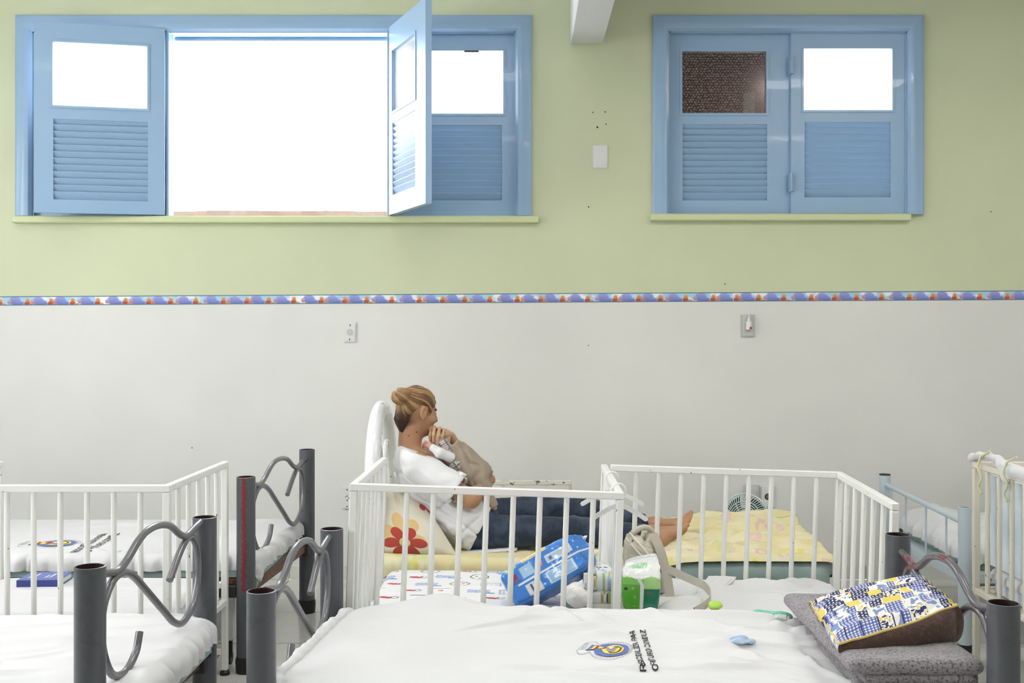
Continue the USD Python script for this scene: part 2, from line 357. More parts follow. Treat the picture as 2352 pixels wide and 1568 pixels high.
def surfnet(val, lo, h, smooth=1):
    ins = val < 0; nx, ny, nz = val.shape
    c = [ins[i:nx - 1 + i, j:ny - 1 + j, k:nz - 1 + k] for i in (0, 1) for j in (0, 1) for k in (0, 1)]
    cnt = sum(x.astype(np.int8) for x in c); act = (cnt > 0) & (cnt < 8)
    idx = np.full(act.shape, -1); cells = np.argwhere(act); idx[act] = np.arange(len(cells))
    off = np.array([[i, j, k] for i in (0, 1) for j in (0, 1) for k in (0, 1)])
    cv = np.stack([val[cells[:, 0] + o[0], cells[:, 1] + o[1], cells[:, 2] + o[2]] for o in off], 1)
    acc, num = np.zeros((len(cells), 3)), np.zeros(len(cells))
    for a in range(8):
        for b in range(a + 1, 8):
            if np.abs(off[a] - off[b]).sum() != 1: continue
            m = (cv[:, a] < 0) != (cv[:, b] < 0)
            t = np.where(m, cv[:, a] / np.where(m, cv[:, a] - cv[:, b], 1), 0)
            acc += np.where(m[:, None], off[a] + t[:, None] * (off[b] - off[a]), 0); num += m
    V = lo + h * (cells + acc / num[:, None])
    Q = []
    for ax in range(3):
        u, v = (ax + 1) % 3, (ax + 2) % 3
        s0 = [slice(None)] * 3; s1 = [slice(None)] * 3; s0[ax] = slice(0, -1); s1[ax] = slice(1, None)
        A, Bm = ins[tuple(s0)], ins[tuple(s1)]
        e = np.argwhere(A != Bm); e = e[(e[:, u] > 0) & (e[:, v] > 0) & (e[:, u] < val.shape[u] - 1) & (e[:, v] < val.shape[v] - 1)]
        if not len(e): continue
        def cell(du, dv):
            q = e.copy(); q[:, u] -= du; q[:, v] -= dv; return idx[q[:, 0], q[:, 1], q[:, 2]]
        q = np.stack([cell(1, 1), cell(0, 1), cell(0, 0), cell(1, 0)], 1)
        fl = ~A[e[:, 0], e[:, 1], e[:, 2]]; q[fl] = q[fl][:, ::-1]; Q.append(q)
    q = np.vstack(Q); m = trimesh.Trimesh(V, np.vstack([q[:, [0, 1, 2]], q[:, [0, 2, 3]]]), process=False)
    if smooth:
        E = m.edges_unique; nv = len(V); A_ = csr_matrix((np.ones(2 * len(E)), (np.r_[E[:, 0], E[:, 1]], np.r_[E[:, 1], E[:, 0]])), shape=(nv, nv))
        deg = np.maximum(np.asarray(A_.sum(1)).ravel(), 1)[:, None]; X = V.copy()
        for _ in range(3 * smooth):
            for w in (0.5, -0.52): X = X + w * (A_ @ X / deg - X)
        m = trimesh.Trimesh(X, m.faces, process=False)
    return m

# ---- cloth draped over a slab: maps flat cloth coordinates (a, b) to the world
class Drape:
    def __init__(self, center, L, Wd, ztop, yaw=0.0, r=0.04, c=0.05, tilt=0.0, wr=None, bulge=0.0, flare=0.0, seed=0):
        self.o, self.hx, self.hy, self.z, self.r, self.c = np.array(center, float), L / 2 - c - r, Wd / 2 - c - r, ztop, r, c
        self.ca, self.sa, self.tilt, self.wr, self.bulge, self.flare, self.seed = math.cos(yaw), math.sin(yaw), tilt, wr, bulge, flare, seed
    def __call__(self, a, b, lift=0.0):
        a, b = np.asarray(a, float), np.asarray(b, float)
        ox, oy = np.maximum(np.abs(a) - self.hx, 0) * np.sign(a), np.maximum(np.abs(b) - self.hy, 0) * np.sign(b)
        o = np.hypot(ox, oy); dx, dy = ox / np.maximum(o, 1e-9), oy / np.maximum(o, 1e-9)
        e = np.maximum(o - self.c, 0); ang = np.minimum(e / self.r, PI / 2)
        ext = np.minimum(o, self.c) + self.r * np.sin(ang); drop = self.r * (1 - np.cos(ang)) + np.maximum(e - self.r * PI / 2, 0)
        per = np.where(np.abs(ox) > np.abs(oy), b, a)
        ext = ext + np.where(e > 0, smoothstep(0, 0.06, e) * self.flare * (fbm2(per, a * 0 + b * 0, 42, 1, 2, self.seed + 5) - 0.35), 0) * 2
        x = np.clip(a, -self.hx, self.hx) + dx * ext; y = np.clip(b, -self.hy, self.hy) + dy * ext
        ew = 1 - smoothstep(0, self.r, e) * 0.8
        z = self.z - drop + lift + self.tilt * x + self.bulge * (1 - (x / (self.hx + self.c)) ** 2) * (1 - (y / (self.hy + self.c)) ** 2)
        if self.wr is not None: z = z + self.wr(x, y) * ew
        return np.stack([self.o[0] + x * self.ca - y * self.sa, self.o[1] + x * self.sa + y * self.ca, z], -1)
    def grid(self, hang, h=0.012, a0=None, a1=None):
        A, Bb = self.hx + self.c + self.r * PI / 2 + hang, self.hy + self.c + self.r * PI / 2 + hang
        a = np.linspace(-A, A, int(2 * A / h)); b = np.linspace(-Bb, Bb, int(2 * Bb / h))
        g = np.stack(np.meshgrid(a, b, indexing='ij'), -1)
        return g, self(g[..., 0], g[..., 1])
def mattress_core(center, L, Wd, z0, z1, yaw, r=0.035, inset=0.006, tilt=0.0):
    dr = Drape(center, L - inset * 2, Wd - inset * 2, z1 - inset, yaw, r, 0.06, tilt)
    g, Pn = dr.grid(max(z1 - z0 - r - inset, 0.01), 0.03)
    top = grid_mesh(Pn); c = Pn.copy(); c[..., 2] = z0 + tilt * 0
    bot = grid_mesh(c); bot.invert()
    return trimesh.util.concatenate([top, bot])
def decal(dr, poly, m, parent, name='print', lift=0.0013, seg=0.012, label=None):
    """flat print: a shapely shape in cloth coordinates laid on the cloth"""
    ms = []
    for g in getattr(poly, 'geoms', [poly]):
        if g.area < 1e-8: continue
        g = g.segmentize(seg)
        v, f = trimesh.creation.triangulate_polygon(g, engine='earcut')
        v, f = trimesh.remesh.subdivide_to_size(np.column_stack([v, np.zeros(len(v))]), f, seg * 1.2)
        ms.append(trimesh.Trimesh(dr(v[:, 0], v[:, 1], lift), f, process=False))
    return obj(name, trimesh.util.concatenate(ms), m, parent, smooth=False, label=label)
def text_poly(text, height, bold=True):
    m = meshkit.text_mesh(text, height, 0.002, bold)
    t = m.vertices[m.faces]; n = np.cross(t[:, 1] - t[:, 0], t[:, 2] - t[:, 0])
    up = (n[:, 2] > 1e-12) & (np.abs(t[:, :, 2]).mean(1) > 0.0015)
    return unary_union([Polygon(x[:, :2]).buffer(1e-5) for x in t[up]])
# ================================================================== THE ROOM
S = D / F
def wx(px): return (px - PX) * S
def wz(py): return H + (PY - py) * S
XL, XR, YB, WT = -4.6, 4.2, -2.2, 0.20
WIN1 = (wx(72), wx(1188), wz(495), wz(70)); WIN2 = (wx(1532), wx(2086), wz(492), wz(70))
shell = sbox(XL, 0, XR, CEIL)
for w in (WIN1, WIN2): shell = shell.difference(sbox(w[0], w[2], w[1], w[3]))
m = prism(shell, WT); wall = thing('wall_back', kind='structure')
obj('plaster', place(m, (0, D + WT, 0), (1, 0, 0), (0, 0, 1), (0, -1, 0)), 'wall_paint', wall, smooth=False)
# small drill holes and scars left on the plaster
for (px, py, r) in ((1390, 257, 1.5), (1392, 285, 1.3), (1372, 292, 2.0), (1362, 258, 1.2), (1352, 475, 1.5), (1352, 793, 1.0), (2276, 486, 1.3), (441, 1028, 1.2), (1665, 652, 1.3)):
    obj('drill_hole', lathe([(0, 0.0006), (r * S, 0.0004), (r * S * 1.15, 0)], 8, (wx(px), D - 0.0002, wz(py)), (0, -1, 0)), 'hole_black', wall, smooth=False)
obj('scratch', MB(beam((wx(1362), D - 0.0003, wz(293)), (wx(1393), D - 0.0003, wz(290)), 0.0006, 0.002)), 'sill_green', wall, smooth=False)
lw = sbox(YB, 0, D, CEIL).difference(sbox(0.8, 1.3, 2.4, 3.0)).difference(sbox(3.2, 1.3, 4.8, 3.0))
obj('wall_left', place(prism(lw, WT), (XL - WT, 0, 0), (0, 1, 0), (0, 0, 1), (1, 0, 0)), 'plain_wall', smooth=False, kind='structure')
obj('wall_right', cbox((XR, YB, 0), (XR + WT, D, CEIL)), 'plain_wall', smooth=False, kind='structure')
obj('wall_front', cbox((XL - WT, YB - WT, 0), (XR + WT, YB, CEIL)), 'plain_wall', smooth=False, kind='structure')
obj('ceiling', cbox((XL - WT, YB - WT, CEIL), (XR + WT, D + WT, CEIL + 0.15)), 'ceiling_white', smooth=False, kind='structure')
obj('trim_1', cbox((wx(1310), YB, wz(100)), (wx(1385), D, CEIL), 0.006), 'beam_plaster', smooth=False, kind='structure', label='white plastered ceiling beam running out from the wall')
for (lx, ly, k), wh in zip(LAMPS, ('back left', 'back middle', 'back right', 'front left', 'front middle', 'front right', 'middle left')):
    t = thing('ceiling_lamp', f'white fluorescent ceiling lamp housing, {wh} one of the ceiling', 'lamp', 'ceiling lamps')
    obj('housing', cbox((lx - 0.64, ly - 0.2, CEIL - 0.11), (lx + 0.64, ly + 0.2, CEIL), 0.01), 'ceiling_white', t, smooth=False)
# floor of square white tiles
TS = 0.573; rng = np.random.default_rng(3)
fl = thing('floor', kind='structure')
obj('grout_bed', cbox((XL - WT, YB - WT, -0.1), (XR + WT, D, -0.004)), 'grout', fl, smooth=False)
for i in range(-4, 7):
    for j in range(-1, 8):
        x0, y1 = -1.39 + TS * i, 6.364 - TS * j
        y0 = y1 - TS
        if j == -1: y1 = D
        dz = rng.uniform(-0.0008, 0.0008)
        obj('floor_tile', cbox((x0 + 0.0022, y0 + 0.0022, -0.004), (x0 + TS - 0.0022, y1 - 0.0022, dz), 0.0012), 'tile_white', fl, smooth=False)
# skirting tiles along the back wall
bb = thing('baseboard_back', kind='structure')
for i in range(-4, 7):
    x0 = -1.39 + TS * i
    obj('skirting_tile', cbox((x0 + 0.002, D - 0.012, 0.001), (x0 + TS - 0.002, D - 0.0005, 0.086), 0.003), 'skirting_tile', bb, smooth=False)

# wallpaper border: sky-blue strip printed with soft lavender and orange shapes (plain stand-in print)
nX, nZ = 2600, 17
u = np.linspace(XL + 0.01, XR - 0.01, nX); px = u / S + PX
topz, botz = wz(680.5 - 13.5 * px / 2352), wz(701.5 - 13 * px / 2352)
t = np.linspace(0, 1, nZ)
Pn = np.stack([np.repeat(u[:, None], nZ, 1), np.full((nX, nZ), D - 0.0015), botz[:, None] + (topz - botz)[:, None] * t[None]], -1)
col = np.zeros((nX, nZ, 3)); per = 0.585
hgt = 0.055; X0 = (u[:, None] % per); Zc = np.broadcast_to(t[None] * hgt, (nX, nZ))
col[:] = lin((170, 208, 232)); cl = fbm2(u[:, None] + 0 * Zc, Zc, 14, 30, 3, 4)[..., None]
col = col * (1 - smoothstep(0.5, 0.62, cl)) + np.array(lin((236, 240, 246))) * smoothstep(0.5, 0.62, cl)
def spot(cx, cz, rx, rz, c, soft=0.18):
    global col
    dx = (X0 - cx + per / 2) % per - per / 2
    d = np.hypot(dx / rx, (Zc - cz) / rz)[..., None]
    k = 1 - smoothstep(1 - soft, 1 + soft, d); sh = np.array(lin(c)) * (0.85 + 0.3 * np.clip((Zc - cz) / rz, -1, 1))[..., None]
    col = col * (1 - k) + sh * k
for i, cx in enumerate((0.035, 0.165, 0.315, 0.48)):
    spot(cx, 0.024 + 0.004 * (i % 2), 0.034, 0.026, (150, 158, 218)); spot(cx + 0.028, 0.012, 0.026, 0.014, (132, 142, 210)); spot(cx - 0.034, 0.022, 0.012, 0.013, (205, 160, 190))
    spot(cx + 0.074, 0.012, 0.019, 0.013, (206, 92, 74)); spot(cx + 0.076, 0.031, 0.012, 0.012, (226, 168, 92)); spot(cx + 0.097, 0.008, 0.013, 0.005, (226, 160, 80))
edge = ((Zc < 0.004) | (Zc > hgt - 0.005))[..., None]
col = np.where(edge, np.array(lin((92, 128, 150))), col)
obj('trim_2', grid_mesh(Pn), 'printed', color=col.reshape(-1, 3), kind='structure', label='narrow wallpaper border with soft lavender and orange shapes on sky blue')

# ------------------------------------------------------------------ windows
def frame_trim(win, zb, parent, wpx=37):
    """rounded architrave: left, right, head (mitred)"""
    x0, x1, z0, z1 = win; w = wpx * S
    prof = Polygon([(0, 0), (0, 0.022), (0.012, 0.030), (w * 0.35, 0.030), (w * 0.6, 0.038), (w * 0.85, 0.034), (w, 0.016), (w, -0.03), (w * 0.8, -0.03), (w * 0.8, 0)])
    pr = np.array(prof.exterior.coords)[:-1]
    def run(o, along, inward, L, m0, m1):
        o, along, inward = np.array(o), np.array(along, float), np.array(inward, float); n = len(pr); V = []
        for end in (0, 1):
            for q in pr:
                s = (m0 * q[0]) if end == 0 else (L - m1 * q[0])
                V.append(o + along * s + inward * q[0] + np.array([0, -1.0, 0]) * q[1])
        V = np.array(V); Fc = []
        for k in range(n):
            k2 = (k + 1) % n; Fc += [[k, k2, n + k2], [k, n + k2, n + k]]
        tri = trimesh.creation.triangulate_polygon(prof, engine='earcut')
        near = [int(np.argmin(np.hypot(*(pr - q).T))) for q in np.asarray(tri[0])[:, :2]]
        Fcap = [[near[a] for a in f] for f in tri[1]]
        mm = trimesh.Trimesh(V, Fc + Fcap + [[n + a for a in f] for f in Fcap], process=False); trimesh.repair.fix_normals(mm); return mm
    X0, X1, Z1 = x0 - w * 0.9, x1 + w * 0.9, z1 + w * 0.9
    obj('frame_trim', run((X0, D, zb), (0, 0, 1), (1, 0, 0), Z1 - zb, 0, 1), 'blue_paint', parent)
    obj('frame_trim', run((X1, D, zb), (0, 0, 1), (-1, 0, 0), Z1 - zb, 0, 1), 'blue_paint', parent)
    obj('frame_trim', run((X0, D, Z1), (1, 0, 0), (0, 0, -1), X1 - X0, 1, 1), 'blue_paint', parent)
    # deep jamb lining
    jd = WT + 0.01
    mb = MB(cbox((x0 - 0.005, D - 0.005, z0), (x0 + 0.018, D + jd, z1)), cbox((x1 - 0.018, D - 0.005, z0), (x1 + 0.005, D + jd, z1)), cbox((x0, D - 0.005, z1 - 0.015), (x1, D + jd, z1 + 0.005)))
    obj('jamb', mb, 'blue_paint', parent, smooth=False)
def sash(parent, o, ux, uz, un, w, h, pane, louv, ns, th=0.036, pane_m='pane_bright', name='sash', flip=False, label=None):
    """o: lower-left corner on the room face; ux along width, uz up, un out of the face towards the room. pane, louv: (l, r, top, bottom) fractions, tops measured from the top"""
    ux, uz, un = (np.array(v, float) for v in (ux, uz, un)); o = np.array(o, float)
    full = sbox(0, 0, w, h)
    pr = sbox(pane[0] * w, (1 - pane[3]) * h, pane[1] * w, (1 - pane[2]) * h); lr = sbox(louv[0] * w, (1 - louv[3]) * h, louv[1] * w, (1 - louv[2]) * h)
    def loc(m_): return place(m_, o - un * th, ux, uz, un)
    par = np.linalg.det(np.stack([ux, uz, un], 1))
    def fix(m_):
        m_ = loc(m_)
        if par < 0: m_.invert()
        return m_
    body = prism(full.difference(pr).difference(lr), th)
    lip = prism(pr.buffer(0.014, join_style=2).difference(pr), 0.006); lip.apply_translation((0, 0, th - 0.001))
    groove = MB()
    s = obj(name, trimesh.util.concatenate([fix(body), fix(lip)]), 'blue_paint', parent, smooth=False, label=label)
    b = pr.bounds
    obj('pane', fix(cbox((b[0] - 0.004, b[1] - 0.004, th * 0.45), (b[2] + 0.004, b[3] + 0.004, th * 0.55))), pane_m, s, smooth=False)
    if pane_m == 'pane_hammered':       # the pressed bumps of the hammered glass
        rg = np.random.default_rng(6); V, Fc = [], []
        cap_ = [(0.0, 0.0)] + [(q, a) for q in (0.45, 0.8, 1.0) for a in range(10)]
        for iz, z in enumerate(np.arange(b[1] + 0.008, b[3] - 0.004, 0.0155)):
            for x in np.arange(b[0] + 0.008 + 0.009 * (iz % 2), b[2] - 0.004, 0.018):
                c0 = np.array([x + rg.uniform(-.003, .003), z + rg.uniform(-.003, .003)]); r0 = rg.uniform(0.0045, 0.0078); n0 = len(V); hh = r0 * rg.uniform(0.28, 0.5)
                V += [(c0[0] + q * r0 * math.cos(a * PI / 5), c0[1] + q * r0 * math.sin(a * PI / 5), hh * (1 - q * q)) for q, a in cap_]
                for a in range(10):
                    a2 = (a + 1) % 10; Fc.append((n0, n0 + 1 + a, n0 + 1 + a2))
                    for k_ in (0, 1):
                        o1, o2 = n0 + 1 + 10 * k_, n0 + 11 + 10 * k_; Fc += [(o1 + a, o2 + a, o2 + a2), (o1 + a, o2 + a2, o1 + a2)]
        bm_ = trimesh.Trimesh(np.array(V), Fc, process=False); bm_.apply_translation((0, 0, th * 0.55))
        obj('glass_bumps', fix(bm_), 'glass_bump', s, smooth=True, kind='stuff')
    b = lr.bounds; dz = (b[3] - b[1]) / ns
    for k in range(ns):
        z = b[1] + dz * (k + 0.5)
        m_ = cbox((b[0] - 0.003, -0.0035, -dz * 0.80), (b[2] + 0.003, 0.0035, dz * 0.80), 0.0022)   # board in its own frame: y thickness, z width
        an = math.radians(28); R = np.array([[1, 0, 0, 0], [0, math.cos(an), -math.sin(an), 0], [0, math.sin(an), math.cos(an), 0], [0, 0, 0, 1]])
        m_.apply_transform(R)       # top edge leans towards the room
        T = np.array([[1, 0, 0, 0], [0, 0, 1, z], [0, -1, 0, th * 0.5], [0, 0, 0, 1.0]]); m_.apply_transform(T)
        m_ = fix(m_); obj('louvre_slat', m_, 'blue_paint', s, smooth=False)
    return s
w1 = thing('window_1', kind='structure'); w2 = thing('window_2', kind='structure')
frame_trim(WIN1, wz(496), w1); frame_trim(WIN2, wz(493), w2)
RX, RZ, RN = (1, 0, 0), (0, 0, 1), (0, -1, 0)
STD_P, STD_L = (0.115, 0.86, 0.10, 0.435), (0.12, 0.86, 0.50, 0.915)
YR = D + 0.035                                   # recessed plane of the fixed leaves
def rect_leaf(parent, x0p, x1p, ytp, ybp, pane, louv, y, **k):
    sc = y / F
    x0, x1, zt, zb = (x0p - PX) * sc, (x1p - PX) * sc, H + (PY - ytp) * sc, H + (PY - ybp) * sc
    fr = lambda q, A, Bv: (q - A) / (Bv - A)
    pn = (fr(pane[0], x0p, x1p), fr(pane[1], x0p, x1p), fr(pane[2], ytp, ybp), fr(pane[3], ytp, ybp))
    lv = (fr(louv[0], x0p, x1p), fr(louv[1], x0p, x1p), fr(louv[2], ytp, ybp), fr(louv[3], ytp, ybp))
    return sash(parent, (x0, y, zb), RX, RZ, RN, x1 - x0, zt - zb, pn, lv, 12, **k)
rect_leaf(w1, 72, 386, 74, 497, (96, 364, 86, 262), (110, 355, 290, 460), YR, name='fixed_leaf')
rect_leaf(w1, 896, 1190, 74, 497, (948, 1156, 117, 261), (955, 1153, 287, 460), YR, name='fixed_leaf')
rect_leaf(w2, 1528, 1818, 72, 496, (1567, 1760, 118, 260), (1568, 1762, 285, 460), YR, name='fixed_leaf', pane_m='pane_hammered', label='closed blue louvred leaf with hammered glass over a dark wall')
rect_leaf(w2, 1817, 2082, 72, 490, (1846, 2049, 112, 253), (1848, 2046, 280, 453), D + 0.006, name='sash', label='closed blue louvred sash with bright pane')
# inward-folded left sash of window 1
hx, hz0, hz1 = wx(383), wz(495), wz(70)
Yf = D / 1.030; fx = (78 - PX) * Yf / F
v = np.array([hx - fx, D - 0.04 - Yf, 0]); wd = np.linalg.norm(v); ux = v / wd
un = np.cross((0, 0, 1), ux) * -1
un = np.array([ux[1], -ux[0], 0]); un = un if un[1] < 0 else -un
sash(w1, (fx, Yf, hz0), ux, RZ, un, wd, hz1 - hz0, (0.14, 0.865, 0.10, 0.435), (0.145, 0.87, 0.505, 0.93), 12, label='blue louvred sash folded back to the left')
# right sash swung into the room
hx2 = wx(893); wd2 = 0.665; ang = math.radians(66)
ux = np.array([math.cos(ang), -math.sin(ang), 0]); un = np.array([-ux[1], ux[0], 0]) * -1   # room-side face looks left
un = np.array([-math.sin(ang), -math.cos(ang), 0])
sash(w1, (hx2 + 0.005, D - 0.03, wz(495)), ux, RZ, un, wd2, hz1 - hz0 + 0.01, (0.10, 0.74, 0.14, 0.46), (0.10, 0.74, 0.52, 0.90), 12, flip=True, label='blue louvred sash standing open into the room')
# mullions at both sides of the opening, thin head rail, hinges
obj('mullion', cbox((wx(384), D - 0.02, wz(496)), (wx(390), D + 0.07, wz(70)), 0.002), 'blue_paint', w1, smooth=False)
obj('mullion', cbox((wx(890), D - 0.02, wz(496)), (wx(896), D + 0.07, wz(70)), 0.002), 'blue_paint', w1, smooth=False)
obj('head_rail', cbox((wx(388), D + 0.10, wz(83.5)), (wx(892), D + 0.125, wz(76)), 0.003), 'blue_paint', w1, smooth=False)
for py in (149, 419):
    obj('hinge', MB(cyl((wx(1817), D - 0.012, wz(py + 21)), (wx(1817), D - 0.012, wz(py - 21)), 0.008, 12), cbox((wx(1817) - 0.014, D - 0.006, wz(py + 21)), (wx(1817) + 0.016, D + 0.004, wz(py - 21)))), 'blue_paint', w2)
obj('latch', cbox((wx(1066), YR - 0.016, wz(117.5)), (wx(1099), YR, wz(114))), 'iron_dark', w1, smooth=False)
for (n_, a, b, t0, wd_) in ((w1, 34, 1238, 497, 16), (w2, 1493, 2088, 492, 16)):
    obj('sill', cbox((wx(a), D - 0.045, wz(t0 + wd_)), (wx(b), D + 0.05, wz(t0)), 0.006), 'sill_green', n_, smooth=False)
    obj('outer_sill', cbox((wx(a + 40), D + 0.04, wz(t0 + wd_)), (wx(b - 40), D + 0.22, wz(t0) + 0.004)), 'brick_out', n_, smooth=False)
# outside: low rough wall, clay-tile eave, brown pillar behind the hammered pane
t = thing('garden_wall', 'low rough brownish wall just outside the open window', 'wall')
n = 60; xs = np.linspace(-4.2, 0.2, n); top = 1.49 + 272 * 7.6 / F + 0.02 * fbm2(xs, xs * 0, 3, 1, 3, 2) - 0.01
poly = Polygon([(xs[0], -0.3)] + list(zip(xs, top)) + [(xs[-1], -0.3)])
obj('masonry', place(prism(poly, 0.18), (0, 7.78, 0), (1, 0, 0), (0, 0, 1), (0, -1, 0)), 'brick_out', t, smooth=False)
t = thing('tiled_eave', 'row of pale clay roof tile ends outside the top of the open window', 'roof')
for i in range(19):
    x0 = -2.9 + 0.165 * i; a = np.linspace(0, PI, 9)
    ring = np.stack([x0 + 0.08 * np.cos(a), np.zeros(9), 0.05 * np.sin(a)], -1)
    z0 = H + (757 - 97) * 7.3 / F
    Pn = np.stack([ring + np.array([0, 7.3 - 0.535 * q, z0 + 0.2 * q]) for q in (0, 1)], 0)
    Pn2 = Pn.copy(); Pn2[..., 2] -= 0.014
    both = trimesh.util.concatenate([grid_mesh(Pn), grid_mesh(Pn2), grid_mesh(np.stack([Pn[0], Pn2[0]], 0))])
    obj('roof_tile', both, 'roof_clay', t)
t = thing('brown_pillar', 'dark brown rough pillar right outside the hammered glass pane', 'pillar')
obj('shaft', cbox((0.80, D + 0.26, 1.2), (1.66, D + 0.62, 3.9), 0.01), 'post_brown', t, smooth=False)
obj('paint_stripe', cbox((1.37, D + 0.252, 1.2), (1.44, D + 0.262, 2.96)), 'pale_green_paint', t, smooth=False)
obj('paint_stripe', cbox((0.95, D + 0.252, 2.79), (1.40, D + 0.262, 2.83)), 'pale_green_paint', t, smooth=False)

# ------------------------------------------------------------------ wall fittings
def plate(px0, px1, py0, py1, th, m_, label, cat, name, c=0.006, rot=0.0):
    t = thing(name, label, cat)
    cx, cz, w, h = wx((px0 + px1) / 2), wz((py0 + py1) / 2), (px1 - px0) * S, (py1 - py0) * S
    pl = sbox(-w / 2, -h / 2, w / 2, h / 2).buffer(-c).buffer(c, quad_segs=4)
    R = (math.cos(rot), 0, math.sin(rot)); U = (-math.sin(rot), 0, math.cos(rot))
    b0 = prism(pl, th * 0.5); b1 = prism(pl.buffer(-th * 0.5), th * 0.5); b1.apply_translation((0, 0, th * 0.5 - 0.0002))
    o = (cx, D, cz)
    pos = lambda m__: place(m__, o, R, U, (0, -1, 0))
    obj('cover_plate', trimesh.util.concatenate([pos(b0), pos(b1)]), m_, t, smooth=False)
    return t, pos
def disc(x, y, r, z0, z1, n=16): m_ = trimesh.creation.cylinder(radius=r, height=z1 - z0, sections=n); m_.apply_translation((x, y, (z0 + z1) / 2)); return m_
t, pos = plate(1361, 1396, 334, 387, 0.010, 'plate_white', 'blank white wall plate on the green wall between the windows', 'wall plate', 'blank_plate')
t, pos = plate(790, 819, 739, 786, 0.012, 'plate_white', 'white wall plate with round centre button below the border, left of the woman', 'wall plate', 'round_switch_plate', rot=-0.03)
obj('round_button', pos(disc(0, 0, 0.019, 0.010, 0.0135, 24)), 'plate_grey', t)
for y, r in ((0.042, 0.004), (0.032, 0.003), (-0.032, 0.003), (-0.044, 0.004)): obj('screw_hole', pos(disc(0, y, r, 0.010, 0.0126, 10)), 'hole_black' if r > 0.0035 else 'plate_grey', t)
t, pos = plate(1701, 1733, 722, 774, 0.016, 'plate_grey', 'greyish wall socket under the border with a vial plugged in', 'socket', 'high_socket')
for x in (-0.006, 0.008): obj('socket_hole', pos(disc(x, -0.020, 0.0032, 0.012, 0.0166, 8)), 'hole_black', t)
t = thing('plug_in_vial', 'small white plug-in vial with red mark on the high socket', 'air freshener'); o = (wx(1718), D - 0.03, wz(752))
obj('vial_body', lathe([(0, 0.0), (0.019, 0), (0.019, 0.045), (0.010, 0.052), (0.010, 0.066), (0.004, 0.072), (0.004, 0.10), (0, 0.101)], 18, (o[0], o[1], o[2] - 0.012)), 'plate_white', t)
obj('red_mark', cbox((o[0] - 0.001, o[1] - 0.0205, o[2] - 0.008), (o[0] + 0.013, o[1] - 0.012, o[2] + 0.002)), 'ink_red', t, smooth=False)
t, pos = plate(783, 813, 1117, 1169, 0.012, 'plate_white', 'white wall socket low on the wall behind the left end of the middle crib', 'socket', 'low_socket', c=0.014)
for x, y, r in ((0, 0.050, 0.004), (0, -0.050, 0.004), (0, 0.012, 0.004), (0, -0.012, 0.004), (0.012, 0, 0.004), (-0.010, 0.006, 0.003)): obj('socket_hole', pos(disc(x, y, r, 0.010, 0.0127, 8)), 'hole_black', t)
t, pos = plate(1745, 1780, 1114, 1165, 0.014, 'plate_white', 'white wall plate with dark round hole behind the fan', 'wall plate', 'round_hole_plate')
obj('round_hole', pos(disc(0, 0, 0.019, 0.010, 0.0146, 20)), 'hole_black', t); obj('brass_insert', pos(disc(0.003, 0.001, 0.015, 0.012, 0.0152, 20)), 'pale_green_paint', t)
t, pos = plate(1707, 1743, 1112, 1150, 0.04, 'plate_grey', 'grey square junction box on the wall behind the fan', 'junction box', 'junction_box', c=0.01)

# ================================================================== FURNITURE
BEDG = 'grey tubular hospital beds'
def P2(a, z): return np.array([a[0], a[1], z])
def post(parent, x, y, ztop, r, m_='bed_grey', tiltx=0.0, flare=0.0):
    prof = [(r, 0.05), (r, ztop), (r - 0.004, ztop + 0.001), (r - 0.0045, ztop)]
    p = obj('post', lathe(prof, 32, (x, y, 0)), m_, parent)
    obj('hollow_inside', lathe([(r - 0.0046, ztop - 0.0005), (r - 0.0046, ztop - 0.16), (0, ztop - 0.16)], 28, (x, y, 0)), 'maroon_inside', p, label='dark maroon inside of the open post')
    obj('rubber_foot', lathe([(0, 0), (r + 0.002, 0), (r + 0.005, 0.045), (r + 0.005, 0.055), (r + 0.001, 0.07), (r, 0.07)], 28, (x, y, 0)), 'rubber_black', p, label='black rubber foot')
SCROLL = [(.37, .575), (.335, .52), (.25, .487), (.15, .51), (.085, .60), (.085, .70), (.15, .765), (.235, .777), (.32, .75), (.42, .69), (.58, .59), (.68, .53), (.77, .51), (.87, .545), (.925, .62), (.925, .70), (.88, .765), (.81, .778), (.735, .745), (.635, .675)]
ARCH = [(0.035, .811), (.10, .803), (.19, .79), (.26, .805), (.36, .848), (.44, .866), (.54, .866), (.64, .848), (.73, .808), (.80, .79), (.90, .803), (.965, .811)]
def footboard(parent, a, b, dz, mt, flip=False, tr=0.0115, sc=1.0, r=0.041):
    a, b = np.asarray(a, float), np.asarray(b, float); ue = (r - 0.003) / np.linalg.norm(b - a)
    def w(u, z): return np.array([a[0] + (b[0] - a[0]) * u, a[1] + (b[1] - a[1]) * u, z * sc + dz])
    obj('arched_tube', tube(cat_rom([w(min(max(u, ue), 1 - ue), z) for u, z in ARCH], 6), tr, 12), mt, parent)
    obj('scroll_tube', tube(cat_rom([w(1 - u if flip else u, z) for u, z in SCROLL], 6), tr, 12), mt, parent)
